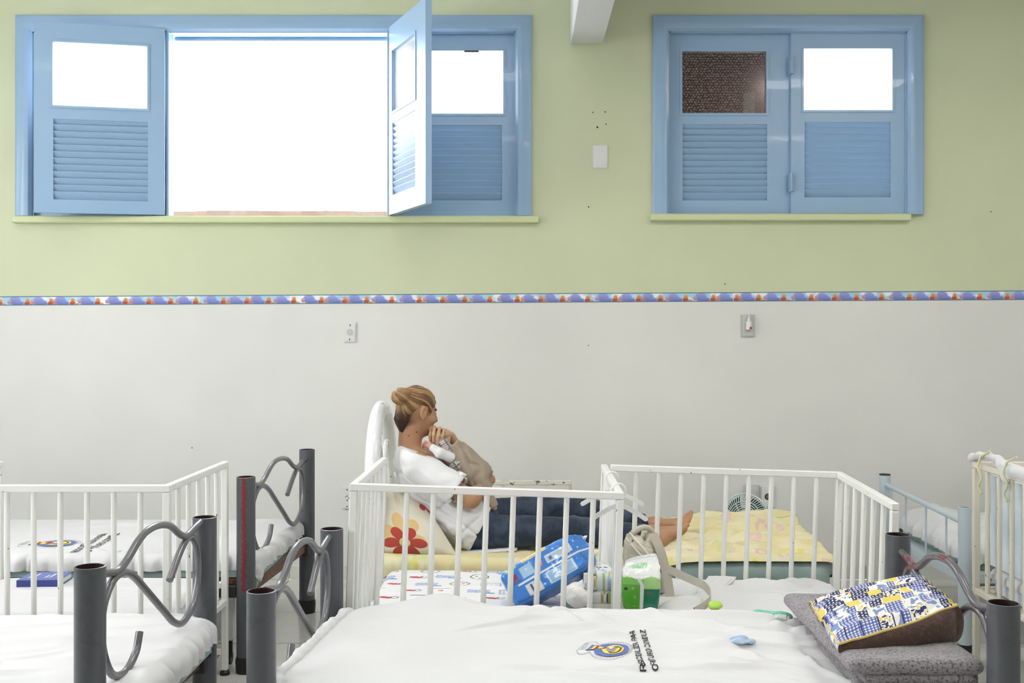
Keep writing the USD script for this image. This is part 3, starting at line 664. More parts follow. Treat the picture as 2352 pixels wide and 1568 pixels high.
def grey_bed(label, posts, ztop, r, dzl, dzr, scl=1.0, base=0.33, mats=('bed_grey',) * 4, tubes=('bed_grey_tube',) * 2):
    """posts: left near, left far, right near, right far (x, y)"""
    t = thing('hospital_bed', label, 'bed', BEDG)
    for (x, y), zt, mm in zip(posts, ztop, mats): post(t, x, y, zt, r, mm)
    ln, lf, rn, rf = [np.array(p) for p in posts]
    footboard(t, ln, lf, dzl, tubes[0], sc=scl); footboard(t, rn, rf, dzr, tubes[1], sc=scl)
    for a, b in ((ln, lf), (rn, rf)):
        d = (b - a) / np.linalg.norm(b - a)
        obj('end_rail', beam(P2(a + d * (r + 0.03), base + 0.03), P2(b - d * (r + 0.03), base + 0.03), 0.02, 0.065, 0.003), 'wood_brown', t, smooth=False, label='brown wooden end rail')
        for q in (a + d * (r + 0.012), b - d * (r + 0.012)):
            obj('rail_bracket', cbox((q[0] - 0.024, q[1] - 0.024, base - 0.02), (q[0] + 0.024, q[1] + 0.024, base + 0.07), 0.005), 'iron_dark', t, smooth=False)
    for a, b in ((ln, rn), (lf, rf)):
        d = (b - a) / np.linalg.norm(b - a)
        obj('side_rail', beam(P2(a + d * (r - 0.002), base + 0.02), P2(b - d * (r - 0.002), base + 0.02), 0.03, 0.05, 0.003), 'iron_dark', t, smooth=False)
    c = [P2(p, 0) for p in (ln, rn, rf, lf)]; ctr = sum(c) / 4
    q = [ctr + (p - ctr) * 0.93 for p in c]
    V = np.array([P2(p, base + 0.046) for p in q] + [P2(p, base + 0.06) for p in q]); m_ = trimesh.Trimesh(V, HEX_F, process=False); trimesh.repair.fix_normals(m_)
    obj('base_board', m_, 'wood_brown', t, smooth=False)
    return t
worn_post('post_red_stripe', -1.2045, 0.017, 0.36, 0.85)
# bed A: against the back wall at the left
BA = [(-3.20, 4.86), (-3.16, 5.80), (-1.2045, 4.78), (-1.137, 5.79)]
grey_bed('grey tubular bed at the back left, its near post streaked with worn red paint', BA, (0.85, 0.855, 0.849, 0.858), 0.0405, 0, 0, mats=('bed_grey', 'bed_grey', 'post_red_stripe', 'bed_grey'))
BB = [(-3.15, 2.95), (-3.12, 3.83), (-1.1625, 2.95), (-1.1095, 3.83)]
grey_bed('grey tubular bed at the front left with arched scroll footboard', BB, (0.85, 0.84, 0.854, 0.836), 0.041, 0.0, 0.014)
BC = [(-0.733, 3.08), (-0.690, 3.97), (1.258, 2.87), (1.266, 3.70)]
grey_bed('grey tubular bed at the front centre carrying the stamped white sheet and blankets', BC, (0.757, 0.77, 0.776, 0.80), 0.041, -0.062, -0.062, tubes=('bed_grey_tube', 'bed_red_tube'), base=0.31)

# mattresses and sheets
MG, SG = 'bed mattresses', 'white fitted sheets'
def soft(amp, sx, sy, seed, rot=0.0):
    c, s = math.cos(rot), math.sin(rot)
    return lambda x, y: amp * (0.9 * np.exp(-ridge(c * x + s * y, -s * x + c * y, sx, sy, seed) * 9) + 0.8 * (fbm2(x, y, 3, 3, 2, seed + 1) - 0.5))
def creases(seed, n, xr, yr, ang, spread, amp, w, ln=(0.12, 0.4)):
    rg = np.random.default_rng(seed)
    cr = [(rg.uniform(*xr), rg.uniform(*yr), ang + rg.normal() * spread, rg.uniform(*ln), amp * rg.uniform(0.4, 1.0), w * rg.uniform(0.7, 1.6), rg.normal() * 0.5) for _ in range(n)]
    def f(x, y):
        z = np.zeros_like(x)
        for x0, y0, a, L, am, ww, cv in cr:
            s_ = (x - x0) * math.cos(a) + (y - y0) * math.sin(a); d = -(x - x0) * math.sin(a) + (y - y0) * math.cos(a) + cv * s_ ** 2
            k = 1 - np.clip(np.abs(s_) / L, 0, 1) ** 2; dd = d / (ww * (0.5 + 0.7 * k))
            z = z + am * k * np.where(d > 0, np.exp(-dd ** 2), np.exp(-(dd * 0.45) ** 2))
        return z
    return f
def mattress(label, center, L, Wd, z0, z1, yaw, m_, tilt=0.0):
    t = obj('mattress', mattress_core(center, L, Wd, z0, z1, yaw, tilt=tilt), m_, smooth=50); return tag(t, label, 'mattress', MG)
cA, cB, cC = (-2.17, 5.31), (-2.03, 3.385), (0.282, 3.395)
mattress('pale teal mattress under the sheet of the back left bed', cA, 2.03, 0.92, 0.395, 0.49, 0.0, 'mattress_teal')
drA = Drape((cA[0], cA[1]), 2.04, 0.93, 0.497, 0.0, 0.035, 0.05, wr=creases(13, 14, (0.0, 1.0), (-0.45, 0.4), 0.1, 0.3, 0.012, 0.013), bulge=0.006, flare=0.03, seed=1)
g, Pn = drA.grid(0.035, 0.014); e = np.maximum(np.abs(g[..., 0]) - drA.hx - 0.05, 0)
sheetA = tag(obj('bed_sheet', grid_mesh(Pn), 'sheet_white', smooth=True), 'white sheet with round emblem stretched over the back left bed', 'sheet', SG)
mattress('pale teal mattress showing below the ruffled sheet of the front left bed', cB, 1.94, 0.93, 0.385, 0.485, 0.0, 'mattress_teal')
wb = soft(0.024, 1.2, 5, 7, 0.35); crB = creases(11, 26, (-0.4, 0.6), (-0.45, 0.25), 0.28, 0.22, 0.019, 0.012)
drB = Drape((cB[0], cB[1]), 1.95, 0.94, 0.494, 0.0, 0.04, 0.09, wr=lambda x, y: wb(x, y) * 0.5 + crB(x, y), bulge=0.006, flare=0.026, seed=3)
g, Pn = drB.grid(0.035, 0.0125)
tag(obj('bed_sheet', grid_mesh(Pn), 'sheet_white', smooth=True), 'plain white sheet with ruffled hem on the front left bed', 'sheet', SG)
yawC = -math.atan(0.108)
mattress('pale teal mattress under the stamped sheet of the front centre bed', cC, 1.90, 0.94, 0.375, 0.50, yawC, 'mattress_teal', 0.006)
w1_, w2_ = soft(0.015, 1.0, 5, 21, 0.12), soft(0.010, 2.2, 8, 27, -0.25)
crC = creases(12, 60, (-0.35, 0.95), (-0.45, 0.42), -0.08, 0.24, 0.020, 0.009)
def wrC(x, y):
    k = 0.25 + 0.75 * smoothstep(-0.2, 0.25, x)
    return (w1_(x, y) * 0.5 + w2_(x, y) * 0.6) * k + crC(x, y) * (1 - 0.93 * np.exp(-((x - 0.13) / 0.16) ** 2 - ((y + 0.06) / 0.28) ** 2)) + 0.045 * np.exp(-((x + 0.62) / 0.14) ** 2) * smoothstep(0.30, 0.44, y) - 0.012 * np.exp(-((x + 0.86) / 0.06) ** 2) * np.exp(-((y - 0.05) / 0.22) ** 2)
drC = Drape((cC[0], cC[1]), 1.91, 0.96, 0.512, yawC, 0.045, 0.10, tilt=0.006, wr=wrC, bulge=0.010, flare=0.02, seed=9)
g, Pn = drC.grid(0.05, 0.0065)
sheetC = tag(obj('bed_sheet', grid_mesh(Pn), 'sheet_white', smooth=True), 'white sheet stamped with emblem and black words on the front centre bed', 'sheet', SG)

bl = Blob(0.012); bq = np.linspace(0.40, -0.40, 14); hp_ = drC(np.full(14, -(drC.hx + drC.c + 0.035)), bq) + np.array([-0.004, 0, 0.004])
bl.chain(list(hp_), list(0.013 + 0.007 * np.abs(np.sin(bq * 11))))
bl.post = lambda p, d: (d + 0.010 * (np.abs(vnoise(np.stack([p[:, 1] * 26 + p[:, 2] * 60, p[:, 0] * 20, p[:, 2] * 30], -1), 3) - 0.5) - 0.2)) * 0.8
obj('twisted_hem', bl.mesh(0.006), 'sheet_white', sheetC, smooth=True)

# printed emblem and words (reading away from the viewer)
def emblem(dr, ca, cb, sc, parent, rot=0.0, words=True, rot_t=0.0, off=(0.158, 0.03), sy=None, rot_w=None):
    T = lambda g_: affinity.translate(affinity.rotate(affinity.scale(g_, sc, sy or sc, origin=(0, 0)), rot, origin=(0, 0)), ca, cb)
    e_ = lambda rx, ry, cx=0, cy=0: affinity.translate(affinity.scale(Point(0, 0).buffer(1, quad_segs=24), rx, ry), cx, cy)
    outer = unary_union([e_(0.108, 0.095, 0.02, 0), e_(0.045, 0.075, -0.115, 0)]).buffer(0.01).buffer(-0.01)
    decal(dr, T(outer.difference(outer.buffer(-0.0022))), 'ink_grey', parent, 'emblem_outline')
    blue = unary_union([e_(0.092, 0.072, 0.02, 0), sbox(-0.11, -0.034, -0.03, 0.034)]).buffer(0.012).buffer(-0.012)
    decal(dr, T(blue), 'ink_blue', parent, 'emblem_field', 0.0023, 0.007)
    key = unary_union([e_(0.058, 0.046, 0.028, 0), Polygon([(-0.085, -0.024), (-0.085, 0.024), (0.0, 0.014), (0.0, -0.014)]).buffer(0.004)]).buffer(0.008).buffer(-0.008)
    decal(dr, T(key), 'ink_yellow', parent, 'emblem_shield', 0.0034, 0.007)
    decal(dr, T(sbox(-0.074, -0.022, -0.060, 0.022)), 'ink_red', parent, 'emblem_band', 0.0046, 0.006)
    decal(dr, T(e_(0.017, 0.021, -0.018, 0)), 'ink_red', parent, 'emblem_roundel', 0.0046, 0.006)
    decal(dr, T(e_(0.026, 0.030, 0.022, 0)), 'ink_grey', parent, 'emblem_roundel', 0.0046, 0.006)
    decal(dr, T(e_(0.013, 0.016, 0.022, 0).difference(e_(0.006, 0.008, 0.022, 0))), 'ink_white', parent, 'emblem_ring', 0.0058, 0.006)
    decal(dr, T(e_(0.040, 0.036, 0.034, 0).difference(e_(0.036, 0.032, 0.032, 0)).intersection(sbox(0.02, -0.05, 0.1, 0.05))), 'ink_black', parent, 'emblem_arc', 0.0046, 0.006)
    # lettering round the rim
    pr = affinity.translate(affinity.rotate(text_poly('PRIVA', 0.020, False), 90, origin=(0, 0)), -0.128, -0.032)
    decal(dr, T(pr), 'ink_grey', parent, 'emblem_lettering', 0.003)
    rim = []
    r_ = np.random.default_rng(5)
    for a in np.arange(-2.2, 2.25, 0.16):
        c0 = np.array([0.02 + 0.100 * math.cos(a), 0.083 * math.sin(a)])
        rim.append(affinity.rotate(sbox(c0[0] - 0.0035, c0[1] - 0.0018, c0[0] + 0.0035, c0[1] + 0.0018), math.degrees(a) + r_.uniform(-20, 20)))
    decal(dr, T(unary_union(rim)), 'ink_grey', parent, 'emblem_rim_marks', 0.0026)
    if words:
        for k, (s_, dx, dy, hh) in enumerate((('RESOCIALIZA PARA', off[0], -0.235 + off[1], 0.030), ('O FUTURO CONDUZ', off[0] + 0.062, -0.235 + off[1], 0.030))):
            tp = text_poly(s_, hh); tp = affinity.scale(tp, 1.05, 1.0, origin=(0, 0))
            tp = affinity.translate(affinity.rotate(tp, 90 + rot_t, origin=(0, 0)), dx + 0.03, dy)
            Tw = lambda g_: affinity.translate(affinity.rotate(affinity.scale(g_, sc, sy or sc, origin=(0, 0)), rot if rot_w is None else rot_w, origin=(0, 0)), ca, cb)
            decal(dr, Tw(tp), 'ink_black', parent, 'stamped_words', 0.0030, 0.006)
def cloth_at(dr, X, Y):
    x, y = X - dr.o[0], Y - dr.o[1]; return x * dr.ca + y * dr.sa, -x * dr.sa + y * dr.ca
q = P(1402, 1496, 3.32); a_, b_ = cloth_at(drC, q[0], 0.972 * F / (1496 - PY))
emblem(drC, (1403 - PX) * 3.315 / F - drC.o[0], b_ - 0.005, 0.56, sheetC, rot=-15, rot_t=0, sy=0.98, off=(0.140, 0.01), rot_w=5)
YA = 0.99 * F / (1249 - PY); a_, b_ = cloth_at(drA, (122 - PX) * YA / F, YA)
emblem(drA, a_, b_, 0.95, sheetA, rot=2)
yb = 0.99 * F / (1265 - PY); a_, b_ = cloth_at(drA, (272 - PX) * yb / F, yb)
decal(drA, unary_union([affinity.translate(sbox(-0.012, -0.006, 0.012, 0.006), a_, b_), affinity.translate(sbox(-0.002, 0.01, 0.009, 0.02), a_, b_)]), 'mattress_pale_blue', sheetA, 'faint_stamp')

# ------------------------------------------------------------------ cribs
CG = 'white barred cribs'
def crib(label, top, zb, panels, nb, m_='crib_white', rail=0.027, bar=0.0105, low=0.40):
    """top: corner points FL, FR, BR, BL at the rail tops; panels: True full height / False lowered for front, right, back, left; nb: bars per side"""
    t = thing('crib', label, 'crib', CG); k = rail
    top = [np.array(p, float) for p in top]
    ctr = sum(top) / 4
    # the frame leans with its top rail: lower points shift along x in proportion to the rail's slope
    sl = (top[1][2] - top[0][2]) / (top[1][0] - top[0][0])
    def down(p, z): q = p.copy(); q[0] += sl * (p[2] - z); q[2] = z; return q
    for i, p in enumerate(top):
        full = panels[i] or panels[(i - 1) % 4]
        hi = p - np.array([0, 0, k * 0.9]) if full else down(p, low)
        fz = down(p, 0.02)
        leg = obj('post', beam(fz, hi - np.array([0, 0, 0.004]), k, k, 0.003, up=(0, 1, 0)), m_, t, smooth=False)
        obj('rubber_foot', lathe([(0, 0), (0.022, 0), (0.022, 0.012), (0.012, 0.022), (0.0, 0.022)], 14, (fz[0], fz[1], 0)), 'rubber_black', leg)
    for s in range(4):
        a, b = top[s], top[(s + 1) % 4]
        d = (b - a) / np.linalg.norm(b - a); ins = d * k * 0.5
        a_, b_ = (a, b) if panels[s] else (down(a, low), down(b, low))
        dz = np.array([0, 0, k * 0.5])
        ea = -1.0 if not panels[s] else 1.0 if s % 2 == 0 or not panels[s - 1] else -1.0; eb = -1.0 if not panels[s] else 1.0 if s % 2 == 0 or not panels[(s + 1) % 4] else -1.0
        obj('top_rail' if panels[s] else 'lowered_rail', beam(a_ - dz - ins * ea, b_ - dz + ins * eb, k, k, 0.003), m_, t, smooth=False)
        zl = zb if panels[s] else 0.10
        a2, b2 = down(a, zl), down(b, zl)
        obj('bottom_rail', beam(a2 + ins, b2 - ins, k, k, 0.003), m_, t, smooth=False)
        for q in range(nb[s]):
            f = (q + 1) / (nb[s] + 1)
            obj('bar', cyl(a2 + (b2 - a2) * f + dz * 0.8, a_ + (b_ - a_) * f - dz * 1.6, bar, 10), m_, t)
    q = [down(p, zb - 0.005) for p in top]; q = [ctr * [1, 1, 0] + (p - ctr) * [0.93, 0.93, 0] + [0, 0, p[2]] for p in q]
    V = np.array([p for p in q] + [p + [0, 0, 0.015] for p in q]); mm = trimesh.Trimesh(V, HEX_F, process=False); trimesh.repair.fix_normals(mm)
    obj('base_board', mm, m_, t, smooth=False)
    return t
XLl = -2.265
cribL = crib('white barred crib at the left between the two grey beds', [(-2.285, 4.03, 0.921), (-1.305, 4.03, 0.921), (-1.287, 4.745, 0.921), (-2.262, 4.745, 0.921)], 0.315, (True, True, False, True), (9, 5, 9, 5))
cribM = crib('white barred crib in the middle, in front of the woman, holding diapers', [(-0.615, 4.0, 0.931), (0.356, 4.0, 0.899), (0.358, 4.80, 0.901), (-0.606, 4.80, 0.931)], 0.345, (True, True, False, True), (9, 6, 9, 6))
cribR = crib('white barred crib right of the middle one, holding the beige bag', [(0.392, 3.90, 0.905), (1.322, 3.90, 0.876), (1.346, 4.66, 0.887), (0.388, 4.66, 0.917)], 0.33, (False, True, True, False), (9, 5, 9, 5))
cribF = crib('cream barred crib cut off by the right edge, cloth tied on its rail', [(1.985, 3.98, 0.913), (2.93, 3.98, 0.913), (2.93, 4.80, 0.913), (1.985, 4.80, 0.913)], 0.352, (True, True, True, True), (9, 6, 9, 6), m_='crib_cream')
# crib mattresses and sheets
def crib_bed(top, z0, z1, label, slabel, m_='mattress_pale_blue', tilt=0.0, wr=None, color=None, hang=0.01, seed=0):
    x0, x1 = max(top[0][0], top[3][0]) + 0.03, min(top[1][0], top[2][0]) - 0.03; y0, y1 = top[0][1] + 0.03, top[2][1] - 0.03
    c = ((x0 + x1) / 2, (y0 + y1) / 2)
    t = obj('crib_mattress', mattress_core(c, x1 - x0, y1 - y0, z0, z1, 0, 0.03, tilt=tilt), m_, smooth=50); tag(t, label, 'mattress', 'crib mattresses')
    dr = Drape(c, x1 - x0, y1 - y0, z1 + 0.004, 0, 0.03, 0.03, tilt=tilt, wr=wr, bulge=0.004, flare=0.008, seed=seed)
    g, Pn = dr.grid(hang, 0.006 if color else 0.014)
    s = obj('crib_sheet', grid_mesh(Pn), 'printed_fabric' if color else 'sheet_white', smooth=True, color=color(g).reshape(-1, 3) if color else None)
    tag(s, slabel, 'sheet', 'crib sheets'); return dr, s
drL, _ = crib_bed([(-2.285, 4.03), (-1.305, 4.03), (-1.287, 4.745), (-2.262, 4.745)], 0.33, 0.425, 'pale blue crib mattress in the left crib', 'plain white crib sheet in the left crib with the blue book on it', wr=soft(0.004, 2, 4, 31), hang=-0.005, seed=4)
def print_col(g):
    """white cotton printed with small sketchy blue, red and black marks"""
    a, b = g[..., 0], g[..., 1]; col = np.ones(a.shape + (3,)) * 0.80; rg = np.random.default_rng(8)
    def put(mask, c): col[mask] = c
    blue, red, blk, navy = (0.22, 0.33, 0.62), (0.50, 0.05, 0.07), (0.10, 0.10, 0.12), (0.10, 0.13, 0.36)
    k = 0
    for iy, y in enumerate(np.arange(-0.5, 0.5, 0.118)):
        for ix, x in enumerate(np.arange(-0.6, 0.6, 0.138)):
            cx, cy = x + 0.06 * (iy % 2) + rg.uniform(-.012, .012), y + rg.uniform(-.012, .012); k = (ix * 2 + iy * 3 + rg.integers(0, 2)) % 5
            u, v_ = (a - cx) / 1.25, (b - cy) / 1.35
            if k == 0:
                put((np.abs(u) < 0.036) & (np.abs(v_) < 0.017) & (np.sin((u + v_ * 0.4) * 700) > -0.4), blue)
                put((np.abs(u - 0.03) < 0.02) & (np.abs(v_ + 0.02) < 0.006), blue)
            elif k == 1:
                r0 = np.hypot(u / 1.25, v_); put((r0 < 0.026) & (r0 > 0.0225), blk); put(np.hypot(np.abs(u) - 0.010, v_ - 0.004) < 0.004, blk); put((np.hypot(u, v_ + 0.009) < 0.006) & (v_ < -0.009), red)
            elif k == 2:
                r0 = np.hypot(u / 1.9, v_ * 1.3 + u * 0.25); put(r0 < 0.012, red); put((np.hypot(u - 0.028, v_) < 0.012) & (np.hypot(u - 0.028, v_) > 0.008), blk)
            elif k == 3:
                put((np.abs(u) < 0.034) & (np.abs(v_) < 0.026) & ((np.abs(np.abs(u) - 0.032) < 0.0022) | (np.abs(np.abs(v_) - 0.024) < 0.0022) | ((np.abs((v_ % 0.012) - 0.006) < 0.0018) & (np.sin(u * 380 + cy * 90) > 0))), blue)
            else:
                an, rr = np.arctan2(v_, u), np.hypot(u, v_); put(rr < 0.0125 * (0.6 + 0.4 * np.cos(5 * an)), red); put((np.abs(v_ - 0.028) < 0.0022) & (np.abs(u) < 0.03), navy)
    return col
wM = soft(0.009, 2.2, 3.0, 41)
drM, _ = crib_bed([(-0.622, 4.0), (0.352, 4.0), (0.350, 4.80), (-0.614, 4.80)], 0.36, 0.44, 'pale blue crib mattress in the middle crib', 'white crib sheet printed with little blue and red sketches in the middle crib', tilt=-0.012, wr=wM, color=print_col, seed=6)
wR0, crR = soft(0.011, 2.0, 3.2, 52), creases(15, 14, (-0.4, 0.4), (-0.3, 0.35), 0.3, 0.5, 0.02, 0.016)
wR = lambda x, y: wR0(x, y) * 0.7 + crR(x, y)
drR, _ = crib_bed([(0.392, 3.90), (1.322, 3.90), (1.346, 4.66), (0.388, 4.66)], 0.345, 0.435, 'pale blue crib mattress in the right crib', 'crumpled plain white crib sheet in the right crib under the bag', tilt=-0.02, wr=wR, hang=0.03, seed=8)
crib_bed([(1.985, 3.98), (2.93, 3.98), (2.93, 4.80), (1.985, 4.80)], 0.37, 0.46, 'pale blue crib mattress in the cream crib at the right edge', 'plain white crib sheet in the cream crib at the right edge', seed=9)
# bumper and tied cloth of the cream crib
n1, n2 = 60, 40; yy, zz = np.meshgrid(np.linspace(4.03, 4.76, n1), np.linspace(0.47, 0.86, n2), indexing='ij')
xx = 2.034 + 0.012 * (fbm2(yy, zz, 9, 2, 3, 3) - 0.5) * 2; Pn = np.stack([xx, yy, zz], -1); Pn2 = Pn + [0.018, 0, 0]
ring = np.vstack([Pn[0], Pn[1:, -1], Pn[-1, ::-1][1:], Pn[::-1, 0][1:]]); ring2 = ring + [0.018, 0, 0]
b_ = trimesh.util.concatenate([grid_mesh(Pn), grid_mesh(Pn2), grid_mesh(np.stack([ring, ring2], 0))])
tag(obj('crib_bumper', b_, 'bumper_blue', smooth=50), 'pale blue padded bumper behind the bars of the cream crib', 'bumper')
t = thing('tied_cloth', 'white cloth tied with yellow ribbons along the cream crib rail', 'cloth')
bl = Blob(0.015)
pts = [(1.985, 4.835, 0.925), (1.985, 4.76, 0.944), (1.99, 4.68, 0.954), (1.995, 4.60, 0.945), (1.985, 4.50, 0.925), (1.985, 4.40, 0.918), (1.985, 4.2, 0.916), (1.985, 3.98, 0.915)]
bl.chain(pts, [0.016, 0.015, 0.014, 0.018, 0.026, 0.027, 0.027, 0.027])
bl.cap((1.975, 4.55, 0.93), (1.97, 4.46, 0.88), 0.014, 0.02); bl.cap((1.985, 4.84, 0.93), (2.0, 4.845, 0.91), 0.018)
bl.post = lambda p, d: (d + 0.006 * (fbm2(p[:, 1], p[:, 2], 30, 50, 2, 2) - 0.5)) * 0.9
obj('cloth', bl.mesh(0.006), 'sheet_white', t, smooth=True)
for (y, zs) in ((4.70, 0.95), (4.45, 0.955)):
    obj('ribbon', tube(cat_rom([(1.965, y, zs), (1.955, y + 0.01, zs - 0.05), (1.962, y - 0.012, zs - 0.09), (1.955, y + 0.004, zs - 0.13), (1.96, y - 0.016, zs - 0.16)], 5), 0.0055, 6), 'tie_yellow', t)
    obj('ribbon', tube(cat_rom([(1.965, y, zs - 0.002), (1.975, y - 0.03, zs + 0.014), (1.98, y - 0.055, zs + 0.026)], 5), 0.0045, 6), 'tie_yellow', t)

# ------------------------------------------------------------------ bed D: the woman's bed
t = thing('hospital_bed', 'white enamelled tube bed along the wall where the woman sits', 'bed', BEDG)
hX = -0.70
path = [(hX, 5.03, 0.03), (hX, 5.04, 0.45), (hX, 5.07, 0.72), (hX, 5.14, 0.93), (hX, 5.25, 1.05), (hX, 5.42, 1.105), (hX, 5.60, 1.06), (hX, 5.74, 0.93), (hX, 5.82, 0.72), (hX, 5.85, 0.45), (hX, 5.86, 0.03)]
obj('headboard_arch', tube(cat_rom(path, 8), 0.036, 20), 'enamel_white', t, label='fat white tube bent into an arch')
obj('headboard_loop', tube(cat_rom([(hX + 0.005, 5.10, 0.50), (hX + 0.005, 5.13, 0.74), (hX + 0.005, 5.20, 0.88), (hX + 0.005, 5.29, 0.93), (hX + 0.005, 5.37, 0.88), (hX + 0.005, 5.41, 0.74), (hX + 0.005, 5.41, 0.50)], 8), 0.0125, 12), 'enamel_white', t)
obj('headboard_loop', tube(cat_rom([(hX + 0.005, 5.50, 0.50), (hX + 0.005, 5.50, 0.74), (hX + 0.005, 5.55, 0.88), (hX + 0.005, 5.63, 0.92), (hX + 0.005, 5.70, 0.86), (hX + 0.005, 5.75, 0.72), (hX + 0.005, 5.77, 0.50)], 8), 0.0125, 12), 'enamel_white', t)
obj('headboard_bar', cyl((hX, 5.06, 0.50), (hX, 5.83, 0.50), 0.014, 12), 'enamel_white', t)
for y in (5.0, 5.84): obj('side_rail', beam((hX + 0.01, y, 0.31), (1.36, y, 0.31), 0.03, 0.05, 0.003), 'enamel_white', t, smooth=False)
obj('base_board', cbox((hX + 0.04, 5.0, 0.325), (1.38, 5.84, 0.343)), 'chipped_white', t, smooth=False)
for y in (5.0, 5.84):
    lg = obj('foot_leg', cyl((1.385, y, 0.04), (1.385, y, 0.372), 0.029, 20), 'enamel_white', t)
    obj('black_cap', lathe([(0, 0.379), (0.029, 0.379), (0.031, 0.372), (0.029, 0.368)], 20, (1.385, y, 0)), 'rubber_black', lg)
    obj('rubber_foot', lathe([(0, 0), (0.031, 0), (0.033, 0.05), (0.029, 0.052)], 20, (1.385, y, 0)), 'rubber_black', lg)
yg = 5.93; zt = H - (1103 - PY) * yg / F; xr = (1314 - PX) * yg / F
obj('guard_rail', beam((-0.45, yg, zt - 0.012), (xr, yg, zt - 0.012), 0.022, 0.024, 0.003), 'chipped_white', t, smooth=False, label='chipped white guard rail along the wall side')
for k in range(7): x = xr - 0.012 - 0.122 * k; obj('guard_bar', beam((x, yg, 0.33), (x, yg, zt - 0.022), 0.020, 0.012, 0.002, up=(0, 1, 0)), 'chipped_white', t, smooth=False)
obj('guard_rail', beam((-0.45, yg, 0.345), (xr, yg, 0.345), 0.022, 0.024, 0.003), 'chipped_white', t, smooth=False)
ZD = 0.452; cD = (0.385, 5.41)
mattress('dark teal vinyl mattress under the yellow flowered sheet', cD, 2.10, 0.93, 0.345, ZD - 0.004, 0.0, 'mattress_dark_teal')
crD = creases(14, 95, (-0.2, 1.0), (-0.46, 0.42), 0.02, 0.28, 0.022, 0.009, (0.06, 0.3))
def wrD(x, y):
    base = 0.013 * np.exp(-ridge(x, y, 1.6, 5.5, 61) * 7) + 0.016 * (fbm2(x, y, 2.5, 6, 3, 63) - 0.45)
    cr_ = crD(x, y)
    right = 0.080 * smoothstep(0.45, 0.85, x) * smoothstep(-0.42, 0.1, y) * (1 - 0.5 * smoothstep(0.2, 0.4, y)) * (0.35 + np.exp(-((fbm2(x, y, 3, 9, 2, 65) - 0.5) / 0.08) ** 2) * 0.5)
    back = 0.035 * smoothstep(0.20, 0.42, y) * smoothstep(0.1, 0.5, x)
    left = 0.020 * smoothstep(-0.4, -0.9, x) * smoothstep(-0.1, -0.4, y) * fbm2(x, y, 6, 6, 3, 68)
    return base * (0.5 + 0.5 * smoothstep(-0.6, 0.4, x)) + cr_ + right + back + left
drD = Drape(cD, 2.10, 0.94, ZD + 0.004, 0.0, 0.03, 0.04, wr=wrD, bulge=0.0, flare=0.014, seed=12)
g, Pn = drD.grid(-0.02, 0.008)
bq = g[..., 1]; ext = 0.062 * smoothstep(0.42, 0.05, g[..., 0]) * smoothstep(drD.hy, -bq.min(), -bq) * (bq < 0) * (0.8 + 0.4 * fbm2(g[..., 0], bq * 0, 4, 1, 2, 6))
Pn = drD(g[..., 0], bq - ext); g = np.stack([g[..., 0], bq - ext], -1)
def yellow_col(g):
    a, b = g[..., 0], g[..., 1]; col = np.zeros(a.shape + (3,)); f_ = fbm2(a, b, 5, 5, 3, 70)[..., None]
    col[:] = np.array((0.73, 0.65, 0.37)) * (1 - smoothstep(0.45, 0.6, f_)) + np.array((0.75, 0.70, 0.47)) * smoothstep(0.45, 0.6, f_)
    rg = np.random.default_rng(14)
    for i in range(85):
        cx, cy, r = rg.uniform(-1.1, 1.1), rg.uniform(-0.5, 0.5), rg.uniform(0.022, 0.046); k = rg.integers(0, 4); ph = rg.uniform(0, 6)
        an, rr = np.arctan2(b - cy, a - cx) + ph, np.hypot(a - cx, b - cy)
        pet = r * (0.72 + 0.28 * np.abs(np.cos(an * (3 if k else 7))))
        c = ((0.70, 0.42, 0.50), (0.72, 0.48, 0.55), (0.58, 0.66, 0.28), (0.72, 0.64, 0.12))[k]
        mk = (rr < pet) & (rr > r * (0.55 if k == 0 else 0.28)); col[mk] = col[mk] * 0.25 + np.array(c) * 0.75
    return col
shD = tag(obj('bed_sheet', grid_mesh(Pn), 'printed_fabric', color=yellow_col(g).reshape(-1, 3)), 'rumpled yellow sheet with pink flowers on the white tube bed', 'sheet')

# ------------------------------------------------------------------ bed E: light blue bed at right
t = thing('hospital_bed', 'pale blue tube bed against the wall at the right with thin rods', 'bed', BEDG)
eN, eF = np.array([2.04, 5.06]), np.array([2.015, 6.10])
for (x, y), zt, capm in ((eN, 0.672, 'iron_dark'), (eF, 0.684, 'rubber_black'), ((4.0, 5.06), 0.68, 'rubber_black'), ((4.0, 6.1), 0.68, 'rubber_black')):
    p = obj('post', lathe([(0, 0.02), (0.030, 0.02), (0.030, zt), (0.026, zt + 0.001), (0.0255, zt - 0.01), (0, zt - 0.012)], 24, (x, y, 0)), 'bed_light_blue', t)
    obj('end_cap', lathe([(0, zt + 0.006), (0.029, zt + 0.005), (0.031, zt), (0.029, zt - 0.003)] if capm == 'rubber_black' else [(0, zt - 0.004), (0.025, zt - 0.004)], 24, (x, y, 0)), capm, p)
    obj('rubber_foot', lathe([(0, 0), (0.032, 0), (0.033, 0.04), (0.030, 0.042)], 24, (x, y, 0)), 'rubber_black', p)
def eP(f, z): q = eN + (eF - eN) * f; return (q[0], q[1], z)
obj('top_tube', cyl(eP(0.0, 0.598), eP(1.0, 0.632), 0.0135, 14), 'bed_light_blue', t)
obj('end_rail', beam(eP(0.03, 0.345), eP(0.97, 0.345), 0.03, 0.045, 0.002), 'bed_light_blue', t, smooth=False)
for f in (0.20, 0.44, 0.70, 0.9): obj('rod', cyl(eP(f, 0.36), eP(f, 0.605 + 0.03 * f), 0.0055, 8), 'bed_light_blue', t)
for y in (5.06, 6.1): obj('side_rail', beam((2.05, y, 0.345), (4.0, y, 0.345), 0.03, 0.045, 0.002), 'bed_light_blue', t, smooth=False)
